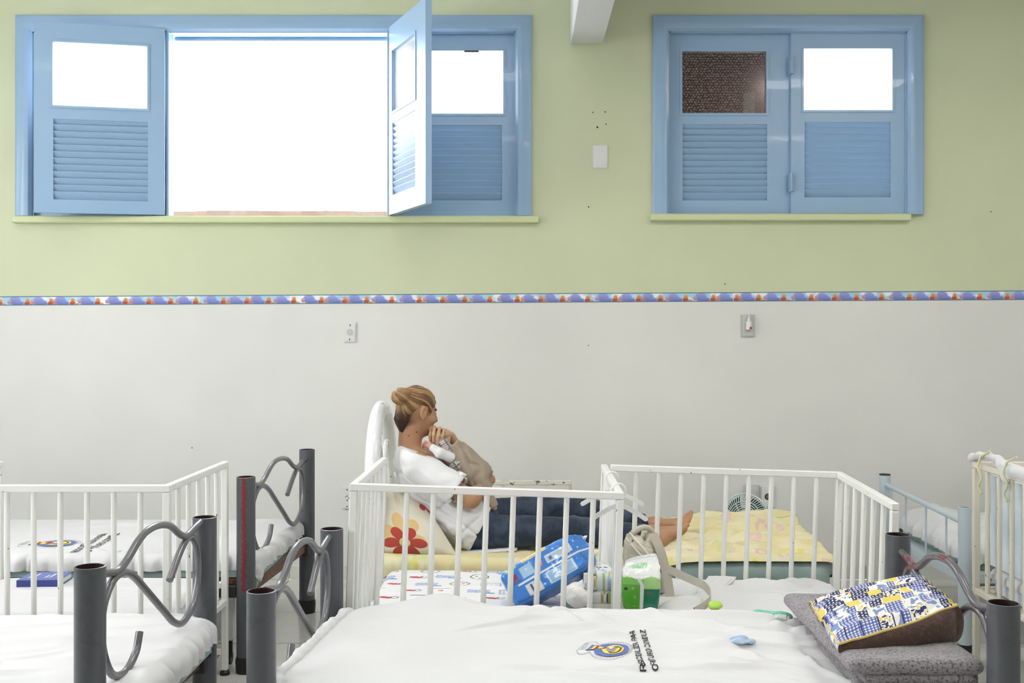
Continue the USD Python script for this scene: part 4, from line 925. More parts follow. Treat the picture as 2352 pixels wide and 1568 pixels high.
obj('base_board', cbox((2.07, 5.08, 0.355), (3.98, 6.08, 0.368)), 'bed_light_blue', t, smooth=False)
mattress('dark teal mattress on the pale blue bed at the right', (3.04, 5.58), 1.90, 0.96, 0.37, 0.465, 0, 'mattress_dark_teal')
wE0, crE = soft(0.018, 2, 3, 77), creases(16, 16, (-0.95, -0.2), (-0.5, 0.4), 0.5, 0.4, 0.03, 0.02)
wE = lambda x, y: wE0(x, y) + crE(x, y)
drE = Drape((3.03, 5.58), 1.93, 0.98, 0.475, 0, 0.04, 0.05, wr=lambda x, y: wE(x, y) + 0.035 * np.exp(-((x + 0.8) / 0.15) ** 2) * smoothstep(-0.3, 0.2, y), flare=0.018, bulge=0.01, seed=15)
g, Pn = drE.grid(0.03, 0.013); tag(obj('bed_sheet', grid_mesh(Pn), 'sheet_white', smooth=True), 'crumpled white sheet on the pale blue bed at the right', 'sheet', SG)
bl = Blob(0.02).cap((2.10, 5.12, 0.44), (2.06, 5.10, 0.34), 0.03, 0.022).cap((2.12, 5.13, 0.44), (2.10, 5.09, 0.33), 0.022, 0.016)
bl.post = lambda p, d: (d + 0.012 * (fbm2(p[:, 0] + p[:, 1], p[:, 2], 40, 12, 2, 4) - 0.5)) * 0.8
tag(obj('hanging_sheet_corner', bl.mesh(0.006), 'sheet_white', smooth=True), 'white gathered cloth end hanging beside the near post of the pale blue bed', 'cloth')
# ================================================================== THINGS ON THE BEDS
# blue book on the left crib's sheet
bx0, bx1, by0, by1, bz = -2.075, -1.905, 4.50, 4.655, 0.4345
t = thing('book', 'blue hardcover book with white title lying in the left crib', 'book')
cb_, sb_ = math.cos(0.05), math.sin(0.05)
def bk(m_): return place(m_, (bx0, by0, bz), (cb_, sb_, 0), (-sb_, cb_, 0), (0, 0, 1))
bw, bd = bx1 - bx0, by1 - by0
obj('back_cover', bk(cbox((0, 0, 0), (bw, bd, 0.003))), 'book_dark', t, smooth=False)
obj('pages', bk(cbox((0.003, 0.004, 0.003), (bw - 0.004, bd - 0.003, 0.025))), 'paper', t, smooth=False)
obj('spine', bk(cbox((0, -0.003, 0), (bw, 0.003, 0.028), 0.001)), 'book_dark', t, smooth=False)
obj('front_cover', bk(cbox((0, 0, 0.025), (bw, bd, 0.028))), 'book_blue', t, smooth=False)
for s_, x, y in (('Novo', 0.036, 0.045), ('Testamento', 0.054, 0.045), ('-', 0.075, 0.085), ('Salmos', 0.103, 0.045), ('Provérbios', 0.121, 0.045)):
    tm = meshkit.text_mesh(s_, 0.0105, 0.0006, True); R = trimesh.transformations.rotation_matrix(PI / 2, (0, 0, 1)); tm.apply_transform(R); tm.apply_translation((x, y, 0.0279))
    obj('title_lettering', bk(tm), 'ink_white', t, smooth=False)

# generic puffed panel between four corners: both faces as a closed skin; colour(u, v, side)
def puff(c00, c10, c11, c01, th, nu=60, nv=60, pw=2.2, color=None, wr=None, edge=0.004):
    u, v = np.meshgrid(np.linspace(0, 1, nu), np.linspace(0, 1, nv), indexing='ij')
    c = [np.asarray(q, float) for q in (c00, c10, c11, c01)]
    B = (c[0] * ((1 - u) * (1 - v))[..., None] + c[1] * (u * (1 - v))[..., None] + c[2] * (u * v)[..., None] + c[3] * ((1 - u) * v)[..., None])
    n = np.cross(c[1] - c[0], c[3] - c[0]); n /= np.linalg.norm(n)
    prof = (1 - np.abs(2 * u - 1) ** pw) * (1 - np.abs(2 * v - 1) ** pw); prof = np.sqrt(np.clip(prof, 0, 1))
    w = (wr(u, v) if wr else 0 * u) * prof
    A = B + n * (edge + th / 2 * prof + w)[..., None]; Bk = B - n * (edge + th / 2 * prof)[..., None]
    a, b = nu, nv; i = np.arange(a * b).reshape(a, b); q = np.stack([i[:-1, :-1], i[1:, :-1], i[1:, 1:], i[:-1, 1:]], -1).reshape(-1, 4)
    bi = np.concatenate([i[:, 0], i[-1, 1:], i[::-1, -1][1:], i[0, ::-1][1:]])
    sk = np.stack([bi[:-1] , bi[:-1] + a * b, bi[1:] + a * b, bi[1:]], 1)
    Q = np.vstack([q, q[:, ::-1] + a * b, sk])
    m_ = trimesh.Trimesh(np.vstack([A.reshape(-1, 3), Bk.reshape(-1, 3)]), np.vstack([Q[:, [0, 1, 2]], Q[:, [0, 2, 3]]]), process=False)
    cc = None if color is None else np.vstack([color(u, v, 1).reshape(-1, 3), color(u, v, 0).reshape(-1, 3)])
    return m_, cc
# flowered pillow behind the woman's back
def flower_col(u, v, side):
    x, y = u, v; col = np.zeros(u.shape + (3,)); col[:] = (0.66, 0.62, 0.50)
    f_ = fbm2(u, v, 4, 4, 3, 80)[..., None]; col = col * (0.95 + 0.1 * f_)
    def fl(cx, cy, r, n_, c, ph=0.0, in_=0.0, asp=1.0):
        an, rr = np.arctan2((y - cy) * asp, x - cx) + ph, np.hypot(x - cx, (y - cy) * asp)
        return rr < r * (0.38 + 0.62 * np.abs(np.cos(an * n_ / 2)) ** 0.7)
    m_ = fl(0.33, 0.20, 0.36, 6, None, 0.3); col[m_ & (y > 0.16)] = (0.66, 0.47, 0.22)
    m_ = fl(0.35, 0.11, 0.31, 6, None, 0.0, 0, 1.3); col[m_] = (0.42, 0.065, 0.05)
    m_ = np.hypot(x - 0.35, (y - 0.11) * 1.2) < 0.075; col[m_] = (0.62, 0.56, 0.22); col[m_ & (y < 0.08)] = (0.36, 0.42, 0.10)
    m_ = fl(0.90, 0.85, 0.2, 6, None, 0.2); col[m_] = (0.42, 0.065, 0.05)
    m_ = fl(0.02, 0.98, 0.16, 5, None, 0.2); col[m_] = (0.55, 0.16, 0.13)
    return col
yp = 5.10
m_, cc = puff(P(872, 1268, 5.02), P(1050, 1276, 5.00), P(975, 1150, 5.22), P(884, 1118, 5.22), 0.12, 230, 230, 2.4, flower_col, lambda u, v: 0.02 * (fbm2(u, v, 3, 5, 3, 83) - 0.5) - 0.018 * np.exp(-((u - 0.33 + 0.25 * (v - 0.7)) / 0.05) ** 2) * smoothstep(0.5, 0.8, v))
tag(obj('pillow', m_, 'printed_fabric', color=cc), 'cream pillow with a big red flower propped behind the seated woman', 'pillow')

m_, cc = puff(P(1062, 1272, 5.07), P(1186, 1263, 5.07), P(1193, 1253, 5.17), P(1075, 1256, 5.22), 0.010, 40, 20, 3, None, lambda u, v: 0.004 * (fbm2(u, v, 6, 4, 2, 3) - 0.4))
tag(obj('white_towel', m_, 'sheet_white', smooth=True), 'strip of white towel peeking out from under the seated woman', 'towel')
# diaper pack, blue, leaning in the middle crib
def pack(o, ux, uy, uz, L, Wd, Hh, seed, color, crumple, skew=0.0, crum=0.16):
    """closed superellipsoid box with crumpled film; ux long axis; crumple(s) -> pinch towards s=+1. color(p local [-1,1]^3)"""
    P0, C0 = [], []
    nn_ = 84; g = np.linspace(-1, 1, nn_); r = 0.30
    q1, q2 = np.meshgrid(g, g, indexing='ij'); ms = []
    dims = np.array([L, Wd, Hh]) / 2; rad = r * dims.min()
    for ax in range(3):
        for sgn in (-1, 1):
            p = np.empty(q1.shape + (3,)); p[..., ax] = sgn; p[..., (ax + 1) % 3] = q1; p[..., (ax + 2) % 3] = q2
            P0.append(p)
    for p in P0:
        c = color(p[..., 0], p[..., 1], p[..., 2]); w = p * dims
        inner = np.clip(w, -(dims - rad), dims - rad); dv = w - inner; w = inner + dv / np.maximum(np.linalg.norm(dv, axis=-1, keepdims=True), 1e-9) * rad
        x = p[..., 0]; pin = crumple(x)
        bul = 1 + 0.16 * (1 - p[..., 0] ** 2)
        nz = fbm2(w[..., 0] * 30 + w[..., 1] * 9, w[..., 2] * 30 + w[..., 1] * 22, 1, 1, 3, seed) - 0.5
        cr = vfbm(w * 55, 3, seed) - 0.5
        s_ = bul * (1 + 0.06 * nz + crum * cr * smoothstep(0.35, 0.9, x))
        w = w.copy(); w[..., 0] += (skew * p[..., 2] + crum * 0.25 * (vfbm(w * np.array([0, 70, 70.0]), 2, seed + 4) - 0.5)) * smoothstep(0.2, 1.0, x) * dims[0]
        pts = np.asarray(o) + (w[..., 0])[..., None] * ux + (w[..., 1] * pin[0] * s_)[..., None] * uy + (w[..., 2] * pin[1] * s_)[..., None] * uz
        m_ = grid_mesh(pts); ms.append(m_); C0.append(c.reshape(-1, 3))
    for m_ in ms:
        cen = m_.triangles_center - np.asarray(o)
        if (m_.face_normals * cen).sum() < 0: m_.invert()
    mm = trimesh.util.concatenate(ms)
    return mm, np.vstack(C0)
an = math.radians(28); ux = np.array([math.cos(an), 0.16, math.sin(an)]); ux /= np.linalg.norm(ux); uy = np.cross((0, 0, 1.0), ux); uy /= np.linalg.norm(uy); uz = np.cross(ux, uy)
tl = math.radians(-32); uy, uz = uy * math.cos(tl) + uz * math.sin(tl), uz * math.cos(tl) - uy * math.sin(tl)
def blue_col(x, y, z):
    col = np.zeros(x.shape + (3,)); col[:] = (0.045, 0.22, 0.66)
    top = z > 0.8; front = y < -0.8
    lb = (0.30, 0.50, 0.76)
    col[front & (np.abs(z + 0.10) < 0.055) & (x > -0.75)] = (0.74, 0.76, 0.78)
    fp = lambda x0, x1, z0, z1, c: col.__setitem__(front & (x > x0) & (x < x1) & (z > z0) & (z < z1), c)
    fp(0.02, 0.62, 0.12, 0.52, (0.62, 0.70, 0.74)); fp(0.06, 0.56, 0.18, 0.46, (0.42, 0.56, 0.70)); fp(0.10, 0.17, 0.22, 0.42, (0.08, 0.14, 0.36))
    fp(-0.12, 0.52, -0.85, -0.22, (0.62, 0.72, 0.76)); fp(-0.09, 0.49, -0.80, -0.26, (0.30, 0.50, 0.72))
    fp(-0.58, -0.30, 0.08, 0.66, (0.36, 0.54, 0.74)); fp(-0.62, -0.28, -0.9, -0.26, (0.72, 0.72, 0.72))
    bars = front & (x > -0.56) & (x < -0.36) & (z > -0.8) & (z < -0.34) & (np.sin(x * 190) > 0); col[bars] = (0.08, 0.06, 0.22)
    fp(-0.86, -0.68, 0.22, 0.5, (0.28, 0.04, 0.10)); fp(-0.86, -0.62, 0.02, 0.16, (0.10, 0.10, 0.30)); fp(-0.16, -0.08, 0.2, 0.5, (0.5, 0.05, 0.08))
    col[top & (x > -0.45) & (x < 0.15) & (y < -0.1)] = (0.66, 0.55, 0.22); col[top & (np.hypot((x + 0.1) / 0.28, (y + 0.35) / 0.5) < 1)] = (0.70, 0.42, 0.16)
    col[top & (np.hypot((x + 0.15) / 0.08, (y + 0.2) / 0.3) < 1)] = (0.52, 0.06, 0.06); col[top & (x > -0.85) & (x < -0.6) & (y < -0.5)] = (0.36, 0.60, 0.14)
    col[top & (x > 0.1) & (x < 0.55) & (np.abs(y + 0.3) < 0.28)] = (0.72, 0.78, 0.86); col[top & (x < -0.45) & (y > -0.3)] = (0.40, 0.60, 0.84)
    return col
cpk = P(1262, 1312, 4.19)
mm, cc = pack(cpk, ux, uy, uz, 0.355, 0.125, 0.135, 5, blue_col, lambda x: (1 - 0.5 * smoothstep(0.66, 1.0, x), 1 - 0.10 * smoothstep(0.5, 1.0, x)))
t = thing('diaper_pack', 'glossy bright blue diaper pack leaning inside the middle crib', 'diaper pack')
obj('film_wrap', mm, 'printed_gloss', t, color=cc)
fr = Blob(0.01); tip = cpk + ux * 0.172
n_ = 24; q_ = np.linspace(-1, 1, n_); rr = np.stack([tip + uz * 0.055 * s + ux * (0.012 + 0.012 * math.sin(s * 9)) + uy * 0.008 * math.sin(s * 14) for s in q_]); r0 = np.stack([tip + uz * 0.058 * s - ux * 0.02 for s in q_])
g1 = np.stack([r0, rr], 0); obj('torn_film_edge', trimesh.util.concatenate([grid_mesh(g1 + uy * 0.001), grid_mesh((g1 - uy * 0.001)[::-1])]), 'tissue', t, smooth=True)
# cotton ball, folded diapers, carton
bl = Blob(0.03); c = P(1326, 1366, 4.10); bl.ell(c, (0.044, 0.042, 0.040)).ell(c + [-0.008, 0, 0.012], (0.030, 0.03, 0.030)).ell(c + [0.012, -0.01, -0.01], (0.03, 0.03, 0.028))
bl.post = lambda p, d: (d + 0.010 * (vfbm(p * 45, 3, 2) - 0.5)) * 0.85
tag(obj('cotton_wool', bl.mesh(0.004), 'cotton', smooth=True), 'lump of white cotton wool beside the blue diaper pack', 'cotton')
def diaper_col(seed):
    def f(u, v, s):
        col = np.zeros(u.shape + (3,)); col[:] = (0.78, 0.79, 0.79); rg = np.random.default_rng(seed)
        for i in range(70):
            x, y, r = rg.uniform(0, 1), rg.uniform(0, 1) ** 2, rg.uniform(0.02, 0.05); k = rg.integers(0, 5)
            c_ = ((0.45, 0.56, 0.74), (0.40, 0.55, 0.14), (0.05, 0.06, 0.07), (0.48, 0.60, 0.78), (0.55, 0.35, 0.12))[k]
            m_ = np.hypot((u - x) * (1 if k != 2 else 0.6), (v - y) * (1 if k != 2 else 1.8)) < r * (1 if k < 3 else 0.7); col[m_] = c_
        return col
    return f
dg = 'folded diapers in the middle crib'
for (py, hh, sd, off, lb) in ((1384, 0.040, 2, 0.004, 'plain cream folded diaper at the bottom of the pile by the crib corner'), (1360, 0.050, 3, 0.0, 'folded diaper with pale blue edge in the middle of the pile by the crib corner'), (1326, 0.085, 4, -0.006, 'bulging folded diaper with leaf print on top of the pile by the crib corner')):
    c = P(1378, py, 4.22) + [off, 0, 0]; a = 0.065 if hh < 0.08 else 0.060
    m_, cc = puff(c + [-a, -0.085, -0.003], c + [a, -0.085, -0.003], c + [a, 0.085, 0.004], c + [-a, 0.085, 0.004], hh, 50, 50, 2.5, diaper_col(sd) if sd != 2 else (lambda u, v, s: np.zeros(u.shape + (3,)) + np.array((0.76, 0.74, 0.66))), lambda u, v: 0.01 * (fbm2(u, v, 5, 5, 2, 3) - 0.5), 0.012)
    tag(obj('folded_diaper', m_, 'printed_fabric', color=cc), lb, 'diaper', dg)
c = P(1349, 1332, 4.075); t = thing('small_carton', 'tiny white carton with yellow stripe against the middle crib bar', 'carton')
obj('carton_body', cbox(c + [-0.014, -0.008, -0.026], c + [0.014, 0.008, 0.026], 0.001), 'plastic_white', t, smooth=False)
obj('yellow_stripe', cbox(c + [0.000, -0.0085, 0.0], c + [0.0045, -0.007, 0.024]), 'ink_yellow', t, smooth=False); obj('blue_marks', cbox(c + [-0.010, -0.0085, -0.022], c + [-0.002, -0.007, -0.008]), 'bootie_blue', t, smooth=False)

# green diaper pack in the right crib
def green_col(x, y, z):   # x up axis
    col = np.zeros(x.shape + (3,)); col[:] = (0.10, 0.42, 0.035)
    right = z > 0.12
    col[x > 0.05] = (0.22, 0.56, 0.10); col[right & (x < -0.12)] = (0.010, 0.17, 0.10); col[right & (x >= -0.12)] = (0.36, 0.64, 0.22)
    wav = x > 0.30 + 0.06 * np.sin(z * 5 + y); col[wav] = (0.80, 0.83, 0.82)
    col[(x > 0.62) & (x < 0.80) & (z > -0.6) & (z < 0.35)] = (0.42, 0.70, 0.45)
    col[(np.abs(z - 0.02 - 0.18 * smoothstep(0, 0.3, x) * -1) < 0.09) & (y < 0) & (x < 0.4)] = (0.76, 0.80, 0.77)
    for (a, b, r, c_) in ((-0.10, -0.45, 0.07, (0.45, 0.5, 0.15)), (-0.45, -0.35, 0.09, (0.20, 0.50, 0.10)), (-0.30, 0.45, 0.09, (0.16, 0.09, 0.03)), (-0.8, -0.4, 0.06, (0.4, 0.4, 0.1))): col[(np.hypot((x - a) * 1.5, z - b) < r) & (y < 0)] = c_
    col[(np.abs(x + 0.12) < 0.045) & (z < -0.72) & (z > -0.95) & (y < 0)] = (0.02, 0.05, 0.02)
    return col
c = P(1470, 1335, 4.10); ztop, zbot = H - (1279 - PY) * 4.1 / F, 0.452
mm, cc = pack((c[0], 4.10, (ztop + zbot) / 2), np.array([0.03, 0.02, 1.0]), np.array([0, 1.0, 0]), np.array([1.0, -0.1, 0]), ztop - zbot, 0.10, 0.122, 9, green_col, lambda x: (1 - 0.88 * smoothstep(0.25, 1.0, x), 1 - 0.12 * smoothstep(0.5, 1.0, x)), skew=0.15, crum=0.5)
tag(obj('diaper_pack', mm, 'printed_gloss', color=cc), 'green diaper pack with crumpled white top beside the beige bag', 'diaper pack')

# beige bag with strap in the right crib
t = thing('shoulder_bag', 'beige fabric shoulder bag slumped in the right crib, strap trailing', 'bag')
q = lambda px, py, y: P(px, py, y)
bl = Blob(0.03)
bl.cap(q(1448, 1240, 4.36), q(1452, 1380, 4.34), 0.035, 0.045); bl.cap(q(1492, 1232, 4.36), q(1512, 1378, 4.34), 0.030, 0.045); bl.cap(q(1470, 1262, 4.33), q(1482, 1380, 4.32), 0.045, 0.055); bl.cap(q(1483, 1222, 4.40), q(1478, 1300, 4.40), 0.02, 0.03)
def bag_post(p, d):
    n_ = vnoise(np.stack([(p[:, 0] + 0.3 * p[:, 2]) * 26, p[:, 2] * 7, p[:, 1] * 12], -1), 6); n2 = vnoise(np.stack([(p[:, 0] - p[:, 2]) * 9, (p[:, 0] + p[:, 2]) * 20, p[:, 1] * 8], -1), 9)
    d = d + 0.013 * np.exp(-((n_ - 0.5) / 0.09) ** 2) + 0.011 * np.exp(-((n2 - 0.5) / 0.08) ** 2) + 0.02 * (fbm2(p[:, 0], p[:, 2], 12, 10, 2, 5) - 0.5)
    return np.maximum(d * 0.8, 0.452 - p[:, 2])
bl.post = bag_post
obj('bag_body', bl.mesh(0.0065), 'bag_beige', t, smooth=True)
fl_ = [(1446, 1222, 4.315), (1468, 1248, 4.285), (1488, 1272, 4.27), (1500, 1292, 4.265)]
obj('zip_flap', tube(cat_rom([P(*w) for w in fl_], 6), 0.0045, 8), 'cream_trim', t)
obj('zip_flap', tube(cat_rom([P(w[0] - 9, w[1] + 12, w[2] - 0.006) for w in fl_], 6), 0.0035, 8), 'cream_trim', t)
obj('top_roll', tube(cat_rom([P(1452, 1224, 4.345), P(1470, 1213, 4.35), P(1488, 1212, 4.36), P(1500, 1226, 4.37), P(1512, 1255, 4.37), P(1524, 1290, 4.37)], 6), [0.012] * 31, 10), 'bag_beige', t)
def ribbon(pts, w, th, side):
    c = cat_rom(pts, 8); tn = np.gradient(c, axis=0); tn /= np.linalg.norm(tn, axis=1, keepdims=True)
    sd = np.asarray(side, float) - tn * (tn @ np.asarray(side, float))[:, None]; sd /= np.linalg.norm(sd, axis=1, keepdims=True); nn = np.cross(tn, sd)
    rings = np.stack([c + sd * w / 2 * a + nn * th / 2 * b for a, b in ((-1, -1), (1, -1), (1, 1), (-1, 1), (-1, -1))], 1)
    m_ = grid_mesh(rings); m_.fix_normals(); return m_
obj('shoulder_strap', ribbon([P(1523, 1285, 4.33), P(1528, 1302, 4.31), P(1560, 1318, 4.27), P(1595, 1334, 4.22), P(1618, 1345, 4.19), P(1631, 1362, 4.13), P(1630, 1378, 4.06), P(1615, 1392, 4.0), P(1595, 1404, 3.96)], 0.030, 0.003, (0.1, 0.3, 1.0)), 'strap_beige', t, smooth=30)
m_, cc = puff(P(1446, 1300, 4.285), P(1500, 1330, 4.265), P(1500, 1262, 4.28), P(1440, 1240, 4.30), 0.018, 40, 40, 2.5, None, lambda u, v: 0.012 * (fbm2(u, v, 3, 6, 3, 8) - 0.5))
obj('front_flap', m_, 'bag_beige', t, smooth=True)
obj('side_panel', ribbon([P(1500, 1226, 4.325), P(1516, 1262, 4.31), P(1527, 1300, 4.30), P(1535, 1340, 4.29), P(1541, 1386, 4.28)], 0.035, 0.004, (1, 0, 0.1)), 'bag_beige', t, smooth=30)
# white bib, lime toy
m_, cc = puff(P(1598, 1362, 4.29), P(1655, 1356, 4.33), P(1690, 1326, 4.56), P(1628, 1324, 4.58), 0.012, 40, 40, 3, None, lambda u, v: 0.01 * (fbm2(u, v, 6, 4, 2, 3) - 0.4))
t = thing('baby_bib', 'small white bib with cream edging lying in the right crib behind the strap', 'bib')
obj('cloth', m_, 'sheet_white', t, smooth=True); obj('edging', tube(cat_rom([P(1650, 1357, 4.31), P(1668, 1345, 4.40), P(1682, 1334, 4.49), P(1689, 1326, 4.55)], 5), 0.004, 8), 'cream_trim', t)
bl = Blob(0.015).ell(P(1641, 1394, 3.99), (0.020, 0.016, 0.012)).ell(P(1652, 1390, 4.0), (0.014, 0.012, 0.006)).ell(P(1634, 1386, 4.0), (0.010, 0.012, 0.008)).ell(P(1646, 1385, 4.0), (0.012, 0.006, 0.008))
tag(obj('lime_toy', bl.mesh(0.004), 'lime', smooth=True), 'small lime green soft toy at the end of the bag strap', 'toy')

# hangers on the shared crib rail
def hanger(yc, xc, zc, half, zring, label, drop=0.045):
    t = thing('clothes_hanger', label, 'hanger', 'hangers on the crib rail')
    ring = [(xc + 0.026 * math.cos(a), yc, zring + 0.026 * math.sin(a)) for a in np.linspace(-0.75 * PI, 1.15 * PI, 22)]
    obj('hook', tube(np.array(ring), 0.0032, 8), 'plastic_white', t)
    obj('neck', cyl((ring[0][0], yc, ring[0][2]), (xc, yc, zc), 0.0032, 8), 'plastic_white', t)
    prof = cat_rom([(xc - half, zc - drop - 0.004), (xc - half * 0.75, zc - drop * 0.72), (xc - half * 0.28, zc - 0.006), (xc, zc), (xc + half * 0.28, zc - 0.006), (xc + half * 0.75, zc - drop * 0.72), (xc + half, zc - drop - 0.004)], 5)
    pl = LineString(prof).buffer(0.0085, quad_segs=4)
    obj('arms', place(prism(pl, 0.007), (0, yc + 0.0035, 0), (1, 0, 0), (0, 0, 1), (0, -1, 0)), 'plastic_white', t, smooth=False)
hanger(4.10, 0.360, 0.832, 0.100, 0.890, 'white child clothes hanger on the crib rail, nearer one')
hanger(4.42, 0.362, 0.838, 0.120, 0.892, 'white child clothes hanger on the crib rail, farther one')

# ------------------------------------------------------------------ things on bed C
def on_c(px, py, lift=0.0):
    Y = 0.965 * F / (py - PY)
    for _ in range(6):
        X = (px - PX) * Y / F; a, b = cloth_at(drC, X, Y); z = drC(np.array([a]), np.array([b]))[0][2] + lift; Y = (H - z) * F / (py - PY)
    return np.array([(px - PX) * Y / F, Y, z])
# hairbrush
t = thing('hairbrush', 'mint green baby hairbrush with white bristles on the stamped sheet', 'hairbrush')
hb, hd = on_c(1795, 1424), on_c(1757, 1410)
c = hb + [0.004, 0, 0.016]; ax = np.array([0.86, -0.35, -0.05]); ax /= np.linalg.norm(ax)
sd = np.cross((0, 0, 1.0), ax); sd /= np.linalg.norm(sd); up = np.cross(ax, sd); tl = math.radians(50); nrm = up * math.cos(tl) - sd * math.sin(tl) * -1; nrm = up * math.cos(tl) + sd * math.sin(tl); s2 = np.cross(nrm, ax)
Rr = np.stack([ax, s2, nrm])
bl = Blob(0.012).ell(c, (0.034, 0.021, 0.008), Rr); bl.cap(c - ax * 0.03, c - ax * 0.05, 0.007, 0.007); bl.ell(c - ax * 0.072, (0.026, 0.012, 0.007), Rr)
obj('brush_body', bl.mesh(0.003), 'brush_green', t, smooth=True)
bm = MB()
for i in range(-6, 7):
    for j in range(-3, 4):
        if (i / 6.6) ** 2 + (j / 3.6) ** 2 < 1: bm.add(cyl(c + ax * i * 0.0042 + s2 * j * 0.0045 - nrm * 0.005, c + ax * i * 0.0045 + s2 * j * 0.005 - nrm * 0.023, 0.0021, 5))
obj('bristles', bm, 'bristle_white', t, kind='stuff')
# blue bootie
c = on_c(1705, 1477); bl = Blob(0.012).ell(c + [-0.004, 0, 0.007], (0.040, 0.022, 0.009)).ell(c + [0.0, 0.004, 0.014], (0.018, 0.014, 0.009)).ell(c + [0.024, -0.004, 0.007], (0.018, 0.012, 0.007)).ell(c + [-0.022, 0.002, 0.009], (0.018, 0.015, 0.009))
bl.post = lambda p, d: (d + 0.008 * (vfbm(p * 60, 3, 3) - 0.5) + 0.005 * np.exp(-((vnoise(p * np.array([40, 90, 40.0]), 5) - 0.5) / 0.1) ** 2)) * 0.75
tag(obj('baby_bootie', bl.mesh(0.0025), 'bootie_blue', smooth=True), 'tiny pale blue cloth bootie on the stamped sheet', 'bootie')
# folded grey blanket: stacked folds
t = thing('folded_blanket', 'thick grey felt blanket folded in layers at the right end of the stamped sheet bed', 'blanket')
def fold_layer(x0, x1, y0, y1, z0, z1, seed):
    r = (z1 - z0) / 2; bl = Blob(0.01)
    c = np.array([(x0 + x1) / 2, (y0 + y1) / 2, (z0 + z1) / 2]); hx_, hy_ = (x1 - x0) / 2 - r, (y1 - y0) / 2 - r
    def f(p):
        q_ = np.abs(p - c); d = np.maximum(q_ - [hx_, hy_, 0.0], 0); return np.linalg.norm(d, axis=1) - r
    bl.pr.append((f, c, math.hypot(hx_ + r, hy_ + r) + r, 0.01, False))
    bl.post = lambda p, d: (d + 0.010 * (fbm2(p[:, 0], p[:, 1], 9, 7, 3, seed) - 0.5) + 0.004 * (fbm2(p[:, 0], p[:, 2], 40, 60, 2, seed + 2) - 0.5)) * 0.9
    return bl.mesh(0.009)
zb0 = 0.518
for i, (x0, x1, y0, y1, th) in enumerate(((0.895, 1.235, 2.95, 3.60, 0.036), (0.905, 1.215, 2.91, 3.62, 0.036), (0.865, 1.225, 2.90, 3.66, 0.038))):
    obj('fold_layer', fold_layer(x0, x1, y0, y1, zb0 - 0.004, zb0 + th, 90 + i), 'blanket_grey', t, smooth=True); zb0 += th - 0.006
# patchwork quilt folded on top
t = thing('patchwork_quilt', 'folded patchwork quilt in blue, yellow and white with brown fleece underside on the grey blanket', 'quilt')
FL, FR, BR, BL_ = P(1928, 1482, 2.99), P(2198, 1396, 3.10), P(2112, 1324, 3.48), P(1860, 1382, 3.50)
nu, nv = 360, 280
u, v = np.meshgrid(np.linspace(0, 1, nu), np.linspace(0, 1, nv), indexing='ij')
def qsurf(u, v, lift=0.0):
    B = FL * ((1 - u) * (1 - v))[..., None] + FR * (u * (1 - v))[..., None] + BR * (u * v)[..., None] + BL_ * ((1 - u) * v)[..., None]
    pz = 0.030 * np.sqrt(np.clip((1 - (2 * u - 1) ** 4) * (1 - (2 * v - 1) ** 4), 0, 1)) + 0.012 * (fbm2(u, v, 4, 6, 3, 97) - 0.5) + 0.004 * np.sin(v * 40 + 5 * fbm2(u, v, 3, 3, 2, 98))
    B = B.copy(); B[..., 2] += pz + lift; return B
rq = np.random.default_rng(33)
colq = np.zeros((nu, nv, 3)); white, navy, blue, yel = np.array((0.74, 0.73, 0.68)), np.array((0.035, 0.04, 0.12)), np.array((0.11, 0.15, 0.42)), np.array((0.70, 0.58, 0.14))
rowh = 1 / 7.0
for r_ in range(7):
    x = 0.0 - rq.uniform(0, 0.1); kl = r_ * 2 % 6
    while x < 1:
        w_ = rq.uniform(0.07, 0.17); k = (kl + rq.integers(1, 6)) % 6; kl = k if k != 5 else 0
        mk = (v >= r_ * rowh) & (v < (r_ + 1) * rowh) & (u >= x) & (u < x + w_); U, V_ = u * 0.36, v * 0.45
        if k in (0, 5):     # gingham
            a1, b1 = (np.sin(U * 620) > 0), (np.sin(V_ * 620) > 0); cc_ = np.where((a1 & b1)[..., None], white, np.where((a1 | b1)[..., None], blue * 0.9 + 0.06, blue * 0.7))
        elif k == 1: cc_ = np.broadcast_to(yel, colq.shape)
        elif k == 2:        # dotted navy
            cc_ = np.where((np.hypot((U * 90) % 1 - .5, (V_ * 90 + np.floor(U * 90) * .5) % 1 - .5) < .27)[..., None], white, navy)
        elif k == 3:        # white sprinkled
            f_ = fbm2(U, V_, 120, 120, 2, 5 + r_); cc_ = np.where((f_ > 0.62)[..., None], navy, np.where((f_ < 0.36)[..., None], np.array((0.70, 0.50, 0.10)), white))
        else: f_ = fbm2(U, V_, 60, 60, 2, 15 + r_); cc_ = np.where((f_ > 0.6)[..., None], np.array((0.20, 0.28, 0.50)), white)
        colq[mk] = cc_[mk]
        colq[mk & (u > x + w_ - 0.012)] = navy if rq.random() < 0.4 else white
        x += w_
top = grid_mesh(qsurf(u, v)); obj('patchwork_top', top, 'printed_fabric', t, color=colq.reshape(-1, 3))
